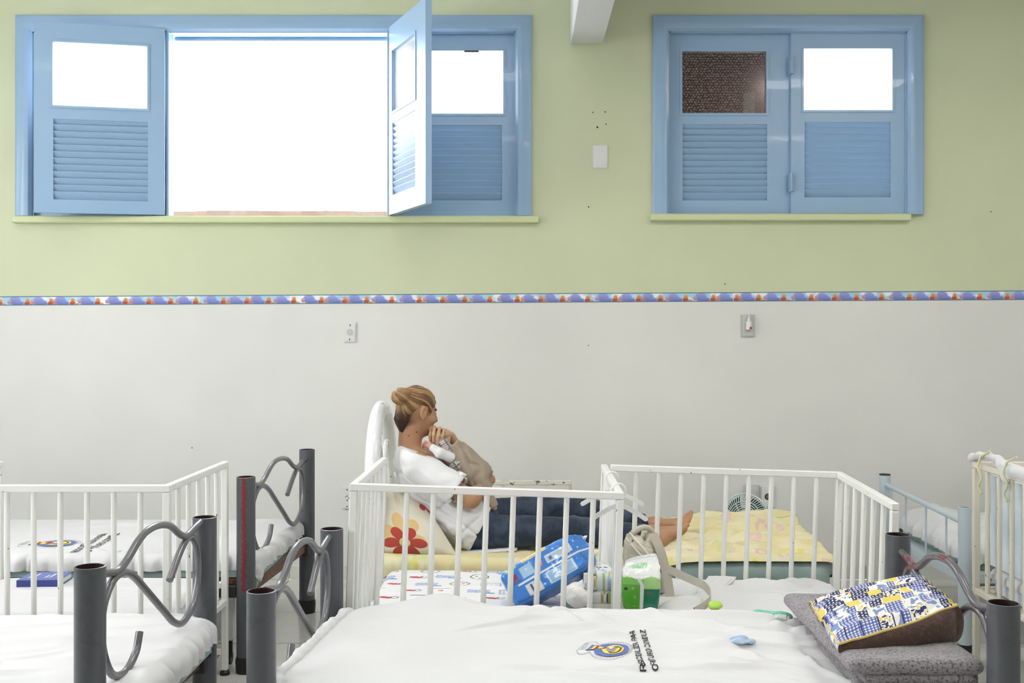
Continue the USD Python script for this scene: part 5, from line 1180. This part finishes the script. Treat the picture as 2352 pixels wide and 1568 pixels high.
# brown underside: closed body below the patchwork
uu, vv = np.meshgrid(np.linspace(0.0, 1.0, 70), np.linspace(0.0, 1.0, 60), indexing='ij')
T_ = qsurf(uu, vv, -0.003); zf = 0.604
ed = np.clip(np.minimum(np.minimum(uu, 1 - uu), np.minimum(vv, 1 - vv)) / 0.10, 0, 1); bulge = np.sqrt(1 - (1 - ed) ** 2)
Bm_ = T_.copy(); tgt = zf + 0.004 + 0.01 * (1 - bulge)
depth = np.maximum(T_[..., 2] - tgt, 0.004)
Bm_[..., 2] = T_[..., 2] - depth * bulge - 0.002
ctr = T_.reshape(-1, 3).mean(0)
ob = np.exp(-vv / 0.05)[..., None] * np.array([0.0, -0.012, 0]); Bm_ += ob * bulge[..., None] * 0
sk = np.concatenate([T_[:, 0], T_[-1, 1:], T_[::-1, -1][1:], T_[0, ::-1][1:]]); 
# front roll: a rounded brown edge bulging towards the viewer
nf, na = 70, 14
uf = np.linspace(0.012, 0.985, nf); af = np.linspace(0, PI, na)
fe = qsurf(uf, uf * 0 + 0.015, -0.002); hgt_ = np.maximum(fe[:, 2] - (zf + 0.002), 0.012)
dirv = (FL - BL_); dirv[2] = 0; dirv /= np.linalg.norm(dirv)
taper = np.sqrt(np.clip(1.15 - np.abs(2 * uf - 1) ** 6, 0, 1)) * (0.75 + 0.25 * fbm2(uf, uf * 0, 6, 1, 2, 4))
roll = fe[:, None] - np.stack([0 * af, 0 * af, (1 - np.cos(af)) / 2], -1)[None] * hgt_[:, None, None] + (np.sin(af)[None] * (0.4 * hgt_ * taper)[:, None])[..., None] * dirv
back = fe[:, None] - np.stack([0 * af, 0 * af, (1 - np.cos(af)) / 2], -1)[None] * hgt_[:, None, None] - 0.02 * dirv
re_ = qsurf(0 * uf + 0.985, uf, -0.002); hr = np.maximum(re_[:, 2] - (zf + 0.002), 0.012); dr_ = FR - FL; dr_[2] = 0; dr_ /= np.linalg.norm(dr_)
roll2 = re_[:, None] - np.stack([0 * af, 0 * af, (1 - np.cos(af)) / 2], -1)[None] * hr[:, None, None] + (np.sin(af)[None] * (0.3 * hr)[:, None])[..., None] * dr_
le_ = qsurf(0 * uf + 0.012, uf, -0.002); hl = np.maximum(le_[:, 2] - (zf + 0.002), 0.008)
roll3 = le_[:, None] - np.stack([0 * af, 0 * af, (1 - np.cos(af)) / 2], -1)[None] * hl[:, None, None] - (np.sin(af)[None] * (0.3 * hl)[:, None])[..., None] * dr_
be_ = qsurf(uf, 0 * uf + 0.99, -0.002); hb_ = np.maximum(be_[:, 2] - (zf + 0.002), 0.008)
roll4 = be_[:, None] - np.stack([0 * af, 0 * af, (1 - np.cos(af)) / 2], -1)[None] * hb_[:, None, None] - (np.sin(af)[None] * (0.2 * hb_)[:, None])[..., None] * dirv
fi = np.linspace(0, PI / 2, 8)
def corner(base, h_, d0, d1, e0, e1):
    prof_ = np.stack([0 * af, 0 * af, (1 - np.cos(af)) / 2], -1)
    return np.stack([base - prof_ * h_ + np.sin(af)[:, None] * (math.cos(q) * d0 * e0 + math.sin(q) * d1 * e1) for q in fi], 0)
cor = [corner(fe[0], hgt_[0], dirv, -dr_, 0.4 * hgt_[0] * taper[0], 0.3 * hl[0]), corner(fe[-1], hgt_[-1], dirv, dr_, 0.4 * hgt_[-1] * taper[-1], 0.3 * hr[0])]
obj('fleece_underside', trimesh.util.concatenate([grid_mesh(q) for q in cor] + [grid_mesh(Bm_), grid_mesh(roll), grid_mesh(roll2), grid_mesh(roll4)]), 'lining_brown', t, smooth=True, label='dark brown fleece underside')
obj('patchwork_side', grid_mesh(roll3), 'printed_fabric', t, color=np.repeat(np.stack([np.interp(uf, np.linspace(0, 1, nv), colq[3, :, k]) for k in range(3)], -1)[:, None], na, 1).reshape(-1, 3))
s_ = np.linspace(0, 1, 60); pip = np.vstack([qsurf(0 * s_[::-1], s_[::-1]), qsurf(s_, 0 * s_)[1:], qsurf(0 * s_ + 1, s_)[1:]])
pip = pip + np.array([0, -0.002, 0.0025]); obj('piping', tube(pip, 0.0036, 8), 'piping_yellow', t, label='yellow edge piping')

# ------------------------------------------------------------------ fan on the floor behind bed D
t = thing('fan', 'pale mint round fan standing behind the yellow bed near the wall', 'fan')
fc = P(1712, 1186, 6.22); fd = np.array([-0.34, -0.94, 0.02]); fd /= np.linalg.norm(fd); fs = np.cross(fd, (0, 0, 1.0)); fs /= np.linalg.norm(fs); fu = np.cross(fs, fd)
def fp_(r, a, w): return fc + fs * r * math.cos(a) + fu * r * math.sin(a) + fd * w
def ringm(r, w, tr, n=48): return tube(np.array([fp_(r, a, w) for a in np.arange(n) / n * 2 * PI]), tr, 6, closed=True)
R0 = 0.128
obj('rim', MB(ringm(R0, 0.0, 0.006)), 'fan_mint', t)
bm = MB()
for k in range(7): r = 0.020 + k * 0.0115; bm.add(ringm(r, 0.045 - 0.03 * (r / R0) ** 2, 0.0034, 36))
for k in range(54):
    a = k / 54 * 2 * PI; bm.add(tube(np.array([fp_(0.088, a, 0.031), fp_(0.108, a + 0.07, 0.024), fp_(R0, a + 0.12, 0.0)]), 0.0026, 5))
for k in range(8):
    a = k / 8 * 2 * PI; bm.add(tube(np.array([fp_(0.015, a, 0.045), fp_(0.055, a + 0.1, 0.040), fp_(0.09, a + 0.2, 0.031)]), 0.0032, 5))
obj('front_grille', bm, 'fan_mint', t)
obj('hub', lathe([(0, 0.052), (0.018, 0.050), (0.020, 0.042), (0, 0.042)], 20, fc, fd), 'fan_mint', t)
bm = MB()
for k in range(50):
    a = k / 50 * 2 * PI; bm.add(tube(np.array([fp_(0.03, a, -0.06), fp_(0.09, a, -0.05), fp_(R0, a, 0.0)]), 0.0015, 5))
obj('rear_grille', bm, 'fan_mint', t)
for k in range(4):
    a0 = k * PI / 2; g_ = np.array([[fp_(r, a0 + b_ * 0.9 + 0.4 * r / R0, -0.01 - 0.02 * (b_ - 0.5)) for b_ in np.linspace(0, 1, 8)] for r in np.linspace(0.02, 0.112, 8)])
    mm = grid_mesh(g_); m2 = mm.copy(); m2.vertices = m2.vertices - fd * 0.002; m2.invert(); obj('blade', trimesh.util.concatenate([mm, m2]), 'fan_blade', t)
obj('motor', lathe([(0, -0.13), (0.035, -0.125), (0.045, -0.09), (0.045, -0.06), (0, -0.05)], 24, fc, fd), 'fan_mint', t)
pb = fc - fd * 0.09; obj('stand', cyl((pb[0], pb[1], 0.03), (pb[0], pb[1], pb[2] - 0.03), 0.016, 16), 'fan_mint', t)
obj('stand_base', lathe([(0, 0.0), (0.10, 0), (0.105, 0.012), (0.08, 0.03), (0.02, 0.045), (0, 0.045)], 32, (pb[0], pb[1], 0)), 'fan_mint', t)
# white box on castors under the far side of the left crib
t = thing('rolling_box', 'small white box on castors on the floor behind the left crib post', 'box')
obj('box_body', cbox((-1.62, 4.86, 0.11), (-1.275, 5.2, 0.31), 0.008), 'plate_white', t, smooth=False)
for x in (-1.31, -1.58):
    for y in (4.9, 5.16): obj('castor', MB(cyl((x - 0.012, y, 0.028), (x + 0.012, y, 0.028), 0.028, 18), cbox((x - 0.015, y - 0.006, 0.03), (x + 0.015, y + 0.006, 0.112))), 'rubber_black', t)
# ================================================================== PEOPLE
def A(*v): return np.array(v, float)
Yc = 5.28
hipL, hipR = A(-.235, Yc + .085, .565), A(-.235, Yc - .085, .562)
waist, chest = A(-.365, Yc, .672), A(-.475, Yc, .800)
shR, shL = A(-.490, Yc - .150, .862), A(-.492, Yc + .150, .868)
neck0, neck1 = A(-.535, Yc, .895), A(-.535, Yc + .015, 1.01)
elR, wrR = P(1082, 1147, 5.06), P(1124, 1101, 5.27)
elL, wrL = P(1078, 1073, 5.50), P(1034, 1003, 5.365)
knR, anR = P(1318, 1219, 5.14), P(1492, 1226, 5.22)
thR = P(1112, 1222, 5.155)
knL, anL = P(1302, 1166, 5.40), P(1500, 1206, 5.42)
# head frame: looking to the right and away, slightly down
yaw, pit = math.radians(33), math.radians(-13)
hf = A(math.cos(yaw) * math.cos(pit), math.sin(yaw) * math.cos(pit), math.sin(pit)); hr = A(math.sin(yaw), -math.cos(yaw), 0); hu = np.cross(hr, hf)
HR = np.stack([hf, hr, hu]); hc = P(960, 944, 5.30)
def hp(f_, r_, u_): return hc + hf * f_ + hr * r_ + hu * u_
def torso(b, g):
    b.cap(hipL, hipR, .108 + g, .108 + g, .03); b.cap(waist + A(0, .055, 0), waist - A(0, .055, 0), .095 + g, .095 + g, .07)
    b.cap(chest + A(0, .07, 0), chest - A(0, .07, 0), .108 + g, .108 + g, .07); b.cap(shR, shL, .052 + g, .052 + g, .05)
    b.cap((hipL + hipR) / 2, waist, .105 + g, .100 + g, .04); b.cap(waist, chest, .10 + g, .108 + g, .04)
def legs(b, g):
    b.chain([thR, knR, anR], [.080 + g, .060 + g, .041 + g], .02); b.cap(knR + A(.02, 0, -.002), knR + A(.16, 0.02, -.012), .055 + g, .054 + g, .03)
    b.chain([hipL, knL, anL], [.092 + g, .062 + g, .041 + g], .02); b.cap(knL + A(.02, 0, -.006), knL + A(.16, 0, -.03), .055 + g, .054 + g, .03)
def finger(b, pts, r=.0088): b.chain(pts, [r * 1.05, r, r * .95, r * .85][:len(pts)], .004)
body = Blob(.02)
torso(body, -.012); legs(body, -.010)
body.cap(neck0, neck1, .052, .046, .035); body.cap(neck0 - A(.018, 0, .02), neck1 - hf * .018, .046, .042, .03)
# head and face
body.ell(hp(-.012, 0, .022), (.094, .073, .088), HR, .02); body.ell(hp(.030, 0, -.050), (.060, .056, .066), HR, .03)
body.ell(hp(.060, 0, -.085), (.026, .026, .020), HR, .025); body.cap(hp(.084, 0, .012), hp(.103, 0, -.022), .009, .012, .012); body.ell(hp(.100, 0, -.028), (.011, .017, .009), HR, .008)
body.ell(hp(.086, 0, -.054), (.010, .024, .006), HR, .006); body.ell(hp(.083, 0, -.066), (.011, .020, .007), HR, .006)
for s in (-1, 1):
    body.ell(hp(.070, s * .030, .022), (.012, .022, .007), HR, .012); body.ell(hp(.088, s * .031, .003), (.014, .017, .011), HR, .01, sub=True); body.ell(hp(.073, s * .031, .003), (.013, .014, .010), HR, .004)
    body.ell(hp(.058, s * .043, -.030), (.024, .020, .018), HR, .02)
    eo = hp(-.008, s * .076, -.004); body.ell(eo, (.020, .010, .032), HR, .005); body.ell(eo + hr * s * .010 + hf * .003 + hu * .004, (.012, .009, .021), HR, .003, sub=True); body.ell(eo + hf * .010 - hu * .002, (.005, .008, .007), HR, .003); body.ell(eo - hu * .027 + hf * .004, (.009, .006, .010), HR, .004)
# arms
body.chain([shR, elR], [.050, .041], .03); body.chain([elR, wrR], [.041, .027], .012)
body.chain([shL, elL], [.048, .038], .03); body.chain([elL, wrL], [.038, .025], .012)
# left hand: bent over the baby's head, fingers hanging towards the viewer
body.cap(wrL, P(1014, 992, 5.305), .024, .021, .012); body.cap(P(1030, 999, 5.33), P(1021, 999, 5.275), .021, .017, .012); body.cap(P(1022, 994, 5.34), P(1005, 990, 5.315), .021, .018, .012)
for (mcp, pip_, dip, tip_) in (((1000, 990, 5.325), (991, 983, 5.285), (988, 999, 5.262), (988, 1011, 5.262)), ((1005, 988, 5.312), (998, 981, 5.268), (995.5, 999, 5.243), (996, 1014, 5.243)),
                               ((1012, 989, 5.305), (1009.5, 983, 5.258), (1006.5, 1001, 5.235), (1004, 1017, 5.236)), ((1020, 992, 5.305), (1020, 988, 5.262), (1015.5, 1003, 5.244), (1010.5, 1016, 5.244))):
    finger(body, [P(*mcp), P(*pip_), P(*dip), P(*tip_)])
finger(body, [P(1020, 1000, 5.355), P(1008, 1004, 5.385), P(999, 1002, 5.40)], .010)
# right hand: under the baby's bottom, fingers curling round its far side
hw = wrR + A(.000, .03, .006); body.cap(wrR, hw + A(-.012, .045, .008), .025, .022, .012)
for k in range(4):
    o = hw + A(-.034 + .018 * k * .6, .052, -.016 + .013 * k)
    finger(body, [o + A(.01, -.02, .0), o + A(-.008, .018, .004), o + A(-.035, .034, .006), o + A(-.058, .036, .004)])
finger(body, [wrR + A(-.005, .02, .02), wrR + A(-.02, .035, .045), wrR + A(-.04, .042, .055)], .010)
# feet: heel, arch, ball and separate toes
def foot(an, heel, ball, up, s, r=.028):
    ax = ball - heel; ax /= np.linalg.norm(ax); up = up - ax * (up @ ax); up /= np.linalg.norm(up); sd = np.cross(ax, up) * s
    body.cap(an, heel, .038, .030, .02); body.cap(an, heel * .35 + ball * .65 + up * .012, .034, .026, .03); body.cap(heel, ball - sd * .012, r, .024, .02); body.cap(heel * .3 + ball * .7 + sd * .02, ball + sd * .026, .022, .020, .02)
    for k in range(5):
        o = ball + sd * (-.030 + .0155 * k); L = (.048, .044, .039, .033, .028)[k]; rr = (.0125, .009, .0085, .008, .008)[k]
        body.chain([o, o + ax * L * .55 + up * .006, o + ax * L + up * (.012 if k == 0 else .004)], [rr * 1.1, rr, rr * .92], .006)
foot(anR + A(.01, 0, 0), P(1518, 1242, 5.20), P(1566, 1216, 5.24), A(-.3, .3, .9), 1); foot(anL + A(.01, 0, 0), P(1530, 1222, 5.44), P(1572, 1198, 5.42), A(-.5, -.2, .8), 1)
mB = body.mesh(.0044)
V = mB.vertices; base = np.array((0.43, 0.235, 0.13)); colb = np.tile(base, (len(V), 1)) * (0.95 + 0.1 * vfbm(V * 25, 2, 3))[:, None]
L_ = (V - hc) @ HR.T
lips = (np.abs(L_[:, 2] + .060) < .011) & (L_[:, 0] > .080) & (np.abs(L_[:, 1]) < .024); colb[lips] = (0.36, 0.13, 0.10)
brow = (np.abs(L_[:, 2] - .026 + .1 * np.abs(np.abs(L_[:, 1]) - .03)) < .005) & (L_[:, 0] > .06) & (np.abs(np.abs(L_[:, 1]) - .031) < .021); colb[brow] = (0.07, 0.035, 0.02)
eye = (np.hypot(np.abs(L_[:, 1]) - .031, (L_[:, 2] - .003) * 1.5) < .012) & (L_[:, 0] > .072); colb[eye] = (0.65, 0.62, 0.58)
iris = (np.hypot(np.abs(L_[:, 1]) - .033, (L_[:, 2] - .003)) < .0058) & (L_[:, 0] > .072); colb[iris] = (0.05, 0.025, 0.015)
for mo in (P(957, 992, 5.2), P(939, 1001, 5.2)):
    dd = np.hypot(V[:, 0] * 5.2 / V[:, 1] - mo[0], (V[:, 2] - H) * 5.2 / V[:, 1] + H - mo[2]); colb[(dd < .0036) & (V[:, 1] < 5.28)] = (0.06, 0.03, 0.02)
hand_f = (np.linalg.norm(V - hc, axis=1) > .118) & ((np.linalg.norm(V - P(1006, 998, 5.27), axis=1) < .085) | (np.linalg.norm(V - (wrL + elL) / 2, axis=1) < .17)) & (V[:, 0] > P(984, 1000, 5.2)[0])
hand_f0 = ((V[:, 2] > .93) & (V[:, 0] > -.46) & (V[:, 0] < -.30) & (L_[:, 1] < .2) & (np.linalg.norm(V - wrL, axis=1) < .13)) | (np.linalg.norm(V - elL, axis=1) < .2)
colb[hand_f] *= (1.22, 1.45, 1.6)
tips = np.zeros(len(V), bool)
for tip_ in ((988, 1011, 5.262), (996, 1014, 5.243), (1004, 1017, 5.236), (1010.5, 1016, 5.244)): tips |= np.linalg.norm(V - P(*tip_), axis=1) < .012
colb[tips] = colb[tips] * 0.6 + np.array((0.62, 0.30, 0.25)) * 0.4
woman = thing('person', 'woman in white T-shirt and blue jeans sitting on the yellow bed, hugging a baby', 'person')
obj('body', mB, 'skin', woman, color=colb)
# T-shirt
sh = Blob(.02); torso(sh, .014)
def sleeve(a0, b0, r1, r2, hole):
    a0, b0 = np.asarray(a0), np.asarray(b0); ab = b0 - a0; L_n = np.linalg.norm(ab); dn = ab / L_n
    def f(p):
        e = (p - a0) @ dn; t_ = np.clip(e / L_n, 0, 1.2); rad = np.linalg.norm(p - a0 - e[:, None] * dn, axis=1)
        d = np.maximum(np.hypot(rad, np.minimum(e, 0)) - (r1 + (r2 - r1) * t_), e - L_n)
        return np.where(e > L_n - .05, np.maximum(d, hole - rad), d)
    sh.pr.append((f, (a0 + b0) / 2, L_n / 2 + max(r1, r2) + .02, .03, False))
sleeve(shR + A(-.01, 0, .004), shR + (elR - shR) * .76 + A(0, 0, .002), .068, .078, .062); sleeve(shL, shL + (elL - shL) * .72, .066, .072, .056)
sh.cap(hipR + A(.02, .0, .0), hipL + A(.02, 0, 0), .134, .134, .05)
sh.cap(shR + A(-.035, .06, .012), shL + A(-.035, -.06, .012), .055, .055, .04); sh.cap(chest + A(-.05, .05, .02), chest + A(-.05, -.05, .02), .07, .07, .05)
sh.cap(hipR * .6 + waist * .4 + A(-.03, -.02, -.01), hipR * .6 + waist * .4 + A(-.03, .12, -.01), .10, .10, .05)
sh.cap(P(1064, 1165, Yc - .05), P(1064, 1165, Yc + .05), .095, .095, .05)
sh.cap(neck0 - A(.012, 0, .02), neck0 + A(.004, 0, .024), .072, .062, .03)
dR = (elR - shR) / np.linalg.norm(elR - shR); cR = shR + (elR - shR) * .74; dL = (elL - shL) / np.linalg.norm(elL - shL); cL = shL + (elL - shL) * .74
hn = A(.89, 0, -.456); hc_ = P(1113, 1190, Yc)
nn = A(.30, .03, .95); nn /= np.linalg.norm(nn)
def groove(p, along, across, f_al, f_ac, seed, wid=.07):
    along, across = np.asarray(along, float), np.asarray(across, float); third = np.cross(along, across)
    n_ = vnoise(np.stack([p @ along * f_al, p @ across * f_ac, p @ third * f_al], -1), seed) + .25 * vnoise(p * 18, seed + 3) - .125
    return np.exp(-((n_ - .5) / wid) ** 2)
def shirt_post(p, d):
    w = vfbm(np.stack([p[:, 0] * 9 + p[:, 2] * 5, p[:, 1] * 7, p[:, 2] * 14 - p[:, 0] * 9], -1), 3, 5) - .5
    s1 = np.abs(vnoise(np.stack([(p[:, 0] * .55 + p[:, 2] * .85) * 17, p[:, 1] * 5, (p[:, 0] - p[:, 2]) * 4], -1), 8) - .5)
    s2 = np.abs(vnoise(np.stack([(p[:, 0] * .85 - p[:, 2] * .5) * 9, p[:, 1] * 4 + 3, (p[:, 0] * .5 + p[:, 2] * .85) * 20], -1), 15) - .5)
    d = d + .016 * w + .013 * (s1 - .2) + .013 * (s2 - .2) * smoothstep(.86, .78, p[:, 2])
    sl_ = p[:, 1] < Yc - .09
    d = d + np.where(sl_, .010 * groove(p, (.86, 0, -.5), (.5, 0, .86), 2.6, 15, 31), .009 * groove(p, (.5, .2, -.85), (.85, 0, .5), 2.8, 13, 33)) + .007 * groove(p, (.8, 0, .6), (-.6, 0, .8), 3, 20, 35) * smoothstep(.82, .72, p[:, 2])
    near = lambda c, n, R_: np.linalg.norm(p - c - n * .02, axis=1) < R_
    d = np.maximum(d, (p - hc_) @ hn + .03 * np.abs(p[:, 1] - Yc) - .004)                                   # hem
    d = np.maximum(d, (p - (neck0 + A(0, 0, .027))) @ nn)             # neckline
    ax = (neck1 - neck0); ax = ax / np.linalg.norm(ax); qn = p - neck0; rn = np.linalg.norm(qn - (qn @ ax)[:, None] * ax, axis=1)
    d = np.where(qn @ ax > -.03, np.maximum(d, .0575 - rn), d)
    return d * .8
sh.post = shirt_post
obj('t_shirt', sh.mesh(.006), 'shirt_white', woman, smooth=True)
# jeans
je = Blob(.02); je.cap(hipL, hipR, .127, .127, .03); legs(je, .004)
an2 = A(1, .05, -.06); an2 /= np.linalg.norm(an2)
def jeans_post(p, d):
    w = vfbm(np.stack([p[:, 0] * 22, p[:, 1] * 8, p[:, 2] * 9 + p[:, 0] * 4], -1), 3, 9) - .5
    kz = np.exp(-((p[:, 0] - knR[0]) / .10) ** 2) + np.exp(-((p[:, 0] + .13) / .06) ** 2)
    rp = np.abs(vnoise(np.stack([p[:, 0] * 34 + p[:, 2] * 16, p[:, 1] * 6, p[:, 2] * 6], -1), 4) - .5)
    d = d + .010 * w + .010 * kz * (rp - .2)
    endc = np.where(p[:, 1] < (knR[1] + knL[1]) / 2, anR[0] - .015, anL[0] - .03)
    d = np.maximum(d, p[:, 0] + .25 * (p[:, 2] - .55) - endc)
    return np.maximum(d, -(p - hc_) @ hn - .022) * .85
je.post = jeans_post
obj('jeans', je.mesh(.0065), 'denim', woman, smooth=True)
# hair: smooth cap swept into a bun
ha = Blob(.015); ha.ell(hp(-.014, 0, .026), (.102, .080, .094), HR, .02); ha.ell(hp(-.062, 0, -.035), (.040, .050, .062), HR, .03)
bun = hp(-.112, .016, .050); ha.ell(bun, (.044, .046, .042), HR, .012); ha.ell(bun + hu * .024 + hf * .018, (.034, .036, .018), HR, .008); ha.ell(bun - hf * .022 - hu * .008, (.026, .034, .030), HR, .008)
ha.cap(hp(-.080, 0, -.055), hp(-.066, .0, -.098), .030, .016, .02)
HB0 = np.array([-.112, .016, .050]); HAX = np.array([.91, 0, -.41]); HP1 = np.array([0, 1.0, 0]); HP2 = np.cross(HAX, HP1)
def strand(L):
    q_ = L - HB0 * .55
    th = np.arctan2(q_ @ HP1, q_ @ HP2); return th, np.linalg.norm(L - HB0, axis=1)
def hair_post(p, d):
    L = (p - hc) @ HR.T; th, rr = strand(L)
    amp = .0045 * smoothstep(.02, .06, rr)
    s1 = vnoise(np.stack([th * 7 + .5 * np.sin(rr * 60), rr * 9, L[:, 0] * 0], -1), 3) - .5
    s2 = vnoise(np.stack([th * 17 + .4 * np.sin(rr * 90), rr * 12, L[:, 0] * 0], -1), 6) - .5
    bq = L - HB0; ba = np.arctan2(bq[:, 1], bq[:, 2]); bro = np.hypot(bq[:, 1], bq[:, 2])
    d = d + amp * (s1 + .6 * s2) * 2 + .0022 * np.sin(3 * ba + bro * 230 + 2) * smoothstep(.058, .042, rr)
    # hairline: keep behind a slanted line over the forehead, above the ear, down to the nape
    front = L[:, 0] - (.062 + .25 * np.clip(L[:, 2] - .05, -1, 1) + .28 * np.clip(L[:, 2] - .075, 0, 1))
    side = np.where(np.abs(L[:, 1]) > .03, (.018 - .55 * np.clip(L[:, 0] - .0, -.2, .06) * 0 - L[:, 2]) * .9, -1)
    lowcut = np.where(L[:, 0] > -.055, .012 - L[:, 2] - .9 * np.minimum(L[:, 0] + .03, 0) * -1.0, -1)
    lowcut = np.where(L[:, 0] > -.06, (.031 + 1.3 * np.minimum(L[:, 0] + .026, 0)) - L[:, 2], -1)
    sideburn = (L[:, 0] > .018) & (L[:, 0] < .040) & (L[:, 2] > -.012)
    lowcut = np.where(sideburn, -.01, lowcut)
    return np.maximum(d, np.maximum(front * .8, lowcut * .8)) * .85
ha.post = hair_post
mH = ha.mesh(.0038); L = (mH.vertices - hc) @ HR.T; th, rr = strand(L)
s = vfbm(np.stack([th * 12 + .5 * np.sin(rr * 60), rr * 6, rr * 0], -1), 3, 4)[:, None]
gold, brown, dark = np.array((0.40, 0.235, 0.10)), np.array((0.13, 0.065, 0.027)), np.array((0.036, 0.017, 0.008))
ch = brown + (gold - brown) * smoothstep(.38, .62, s)
dk = np.maximum(smoothstep(.0, -.045, L[:, 2]), smoothstep(.045, .085, L[:, 0]) * .75)[:, None]; ch = ch * (1 - dk) + dark * dk
hi_ = smoothstep(.06, .03, rr)[:, None] * .55; ch = ch * (1 - hi_) + np.array((0.46, 0.27, 0.14)) * hi_
obj('hair', mH, 'hair', woman, color=ch)

# baby held upright against her shoulder
baby = thing('person', 'baby in tan trousers and plaid top held upright against the woman', 'person')
bb_ = Blob(.015); bh = P(1013, 1008, 5.305)
bb_.ell(bh, (.046, .048, .050)); bb_.ell(bh + A(-.032, -.01, -.008), (.018, .022, .022), None, .015); bb_.ell(bh + A(-.042, -.012, -.006), (.007, .008, .007), None, .006); bb_.ell(bh + A(.004, -.046, .0), (.012, .006, .016), None, .005)
bb_.cap(bh + A(.01, -.01, -.04), P(1040, 1048, 5.24), .03, .045, .02); bb_.cap(P(1040, 1048, 5.24), P(1080, 1092, 5.22), .05, .058, .03); bb_.chain([P(1084, 1096, 5.20), P(1112, 1125, 5.17), P(1126, 1158, 5.17)], [.034, .028, .022], .02)
bb_.chain([P(1036, 1044, 5.205), P(1012, 1037, 5.165), P(988, 1024, 5.17)], [.022, .019, .014], .01)
hb0 = P(980, 1020, 5.172); bb_.ell(hb0, (.0155, .013, .014), None, .008)
for k in range(4): bb_.chain([hb0 + A(-.008, -.010 + .007 * k, .010 - .006 * k), hb0 + A(-.019, -.012 + .007 * k, .006 - .006 * k), hb0 + A(-.020, -.011 + .006 * k, -.003 - .005 * k)], [.0052, .0048, .0043], .003)
bb_.chain([hb0 + A(.004, -.008, .010), hb0 + A(-.006, -.014, .017)], [.0055, .005], .003)
bb_.cap(P(1126, 1158, 5.17), P(1136, 1166, 5.155), .017, .012, .01)
m_ = bb_.mesh(.0032); obj('body', m_, 'skin', baby, color=np.tile((0.58, 0.34, 0.26), (len(m_.vertices), 1)))
tr = Blob(.02); tr.cap(P(1046, 1044, 5.245), P(1090, 1090, 5.23), .070, .080, .03); tr.cap(P(1060, 1050, 5.29), P(1092, 1088, 5.27), .05, .06, .03); tr.chain([P(1086, 1098, 5.20), P(1113, 1126, 5.165), P(1128, 1160, 5.165)], [.048, .038, .032], .02)
def tr_post(p, d):
    d = d + .009 * groove(p, (.62, .1, -.78), (.78, 0, .62), 3.0, 17, 5) + .006 * groove(p, (.3, .1, -.95), (.95, 0, .3), 4, 24, 9)
    s1 = np.abs(vnoise(np.stack([(p[:, 0] * .7 - p[:, 2] * .7) * 14, p[:, 1] * 9, (p[:, 0] + p[:, 2]) * 6], -1), 12) - .5)
    s3 = np.abs(vnoise(np.stack([((p[:, 0] - p[:, 1] * .4) * .75 + p[:, 2] * .65) * 30, (p[:, 0] * .6 - p[:, 2] * .75) * 6, p[:, 1] * 5], -1), 22) - .5)
    d = d + .020 * (s1 - .25) + .016 * (s3 - .2) + .010 * (vfbm(p * 14, 3, 4) - .5); cp = P(1034, 1030, 5.24); nx_ = A(-.6, 0, .8)
    d = np.maximum(d, (p - P(1040, 1022, 5.24)) @ A(-.78, 0, .62)); e = p - P(1128, 1160, 5.165)
    return np.maximum(d, e @ A(.4, 0, -.92) - .012) * .85
tr.post = tr_post
obj('tan_trousers', tr.mesh(.0045), 'tan_cloth', baby, smooth=True)
def plaid(V, a, b):
    n1 = np.abs(((V @ a) * 95) % 1 - .5); n2 = np.abs(((V @ b) * 95) % 1 - .5); n3 = np.abs(((V @ a) * 31) % 1 - .5); n4 = np.abs(((V @ b) * 31) % 1 - .5)
    c = np.tile(np.array((0.52, 0.50, 0.47)), (len(V), 1)); c[(n1 < .13) | (n2 < .13)] = (0.26, 0.24, 0.22); c[(n3 < .055) | (n4 < .055)] = (0.06, 0.05, 0.05); return c
pv = Blob(.012); pv.cap(P(1016, 1016, 5.235), P(1028, 1040, 5.205), .028, .034, .02)
pv.post = lambda p, d: np.maximum(d + .006 * (vfbm(p * 40, 2, 3) - .5), (p - P(1012, 1012, 5.2)) @ A(-.45, 0, .9))
m_ = pv.mesh(.0032); obj('plaid_vest', m_, 'printed', baby, color=plaid(m_.vertices, A(.8, .1, .55), A(-.5, .2, .8)))
pv = Blob(.012); pv.ell(P(1049, 1069, 5.178), (.034, .02, .026)); pv.post = lambda p, d: d + .006 * (vfbm(p * 40, 2, 5) - .5)
m_ = pv.mesh(.0032); obj('plaid_cuff', m_, 'printed', baby, color=plaid(m_.vertices, A(.75, .0, .6), A(-.6, .1, .75)))
sl = Blob(.012); sl.chain([P(1034, 1050, 5.175), P(1010, 1040, 5.155), P(992, 1027, 5.162)], [.024, .022, .0175], .012)
dv = P(986, 1022, 5.165) - P(1010, 1040, 5.155); dv /= np.linalg.norm(dv)
sl.post = lambda p, d: np.maximum(d + .006 * (vfbm(p * 50, 2, 7) - .5), (p - P(989, 1026, 5.163)) @ dv)
obj('white_sleeve', sl.mesh(.0035), 'shirt_white', baby, smooth=True)
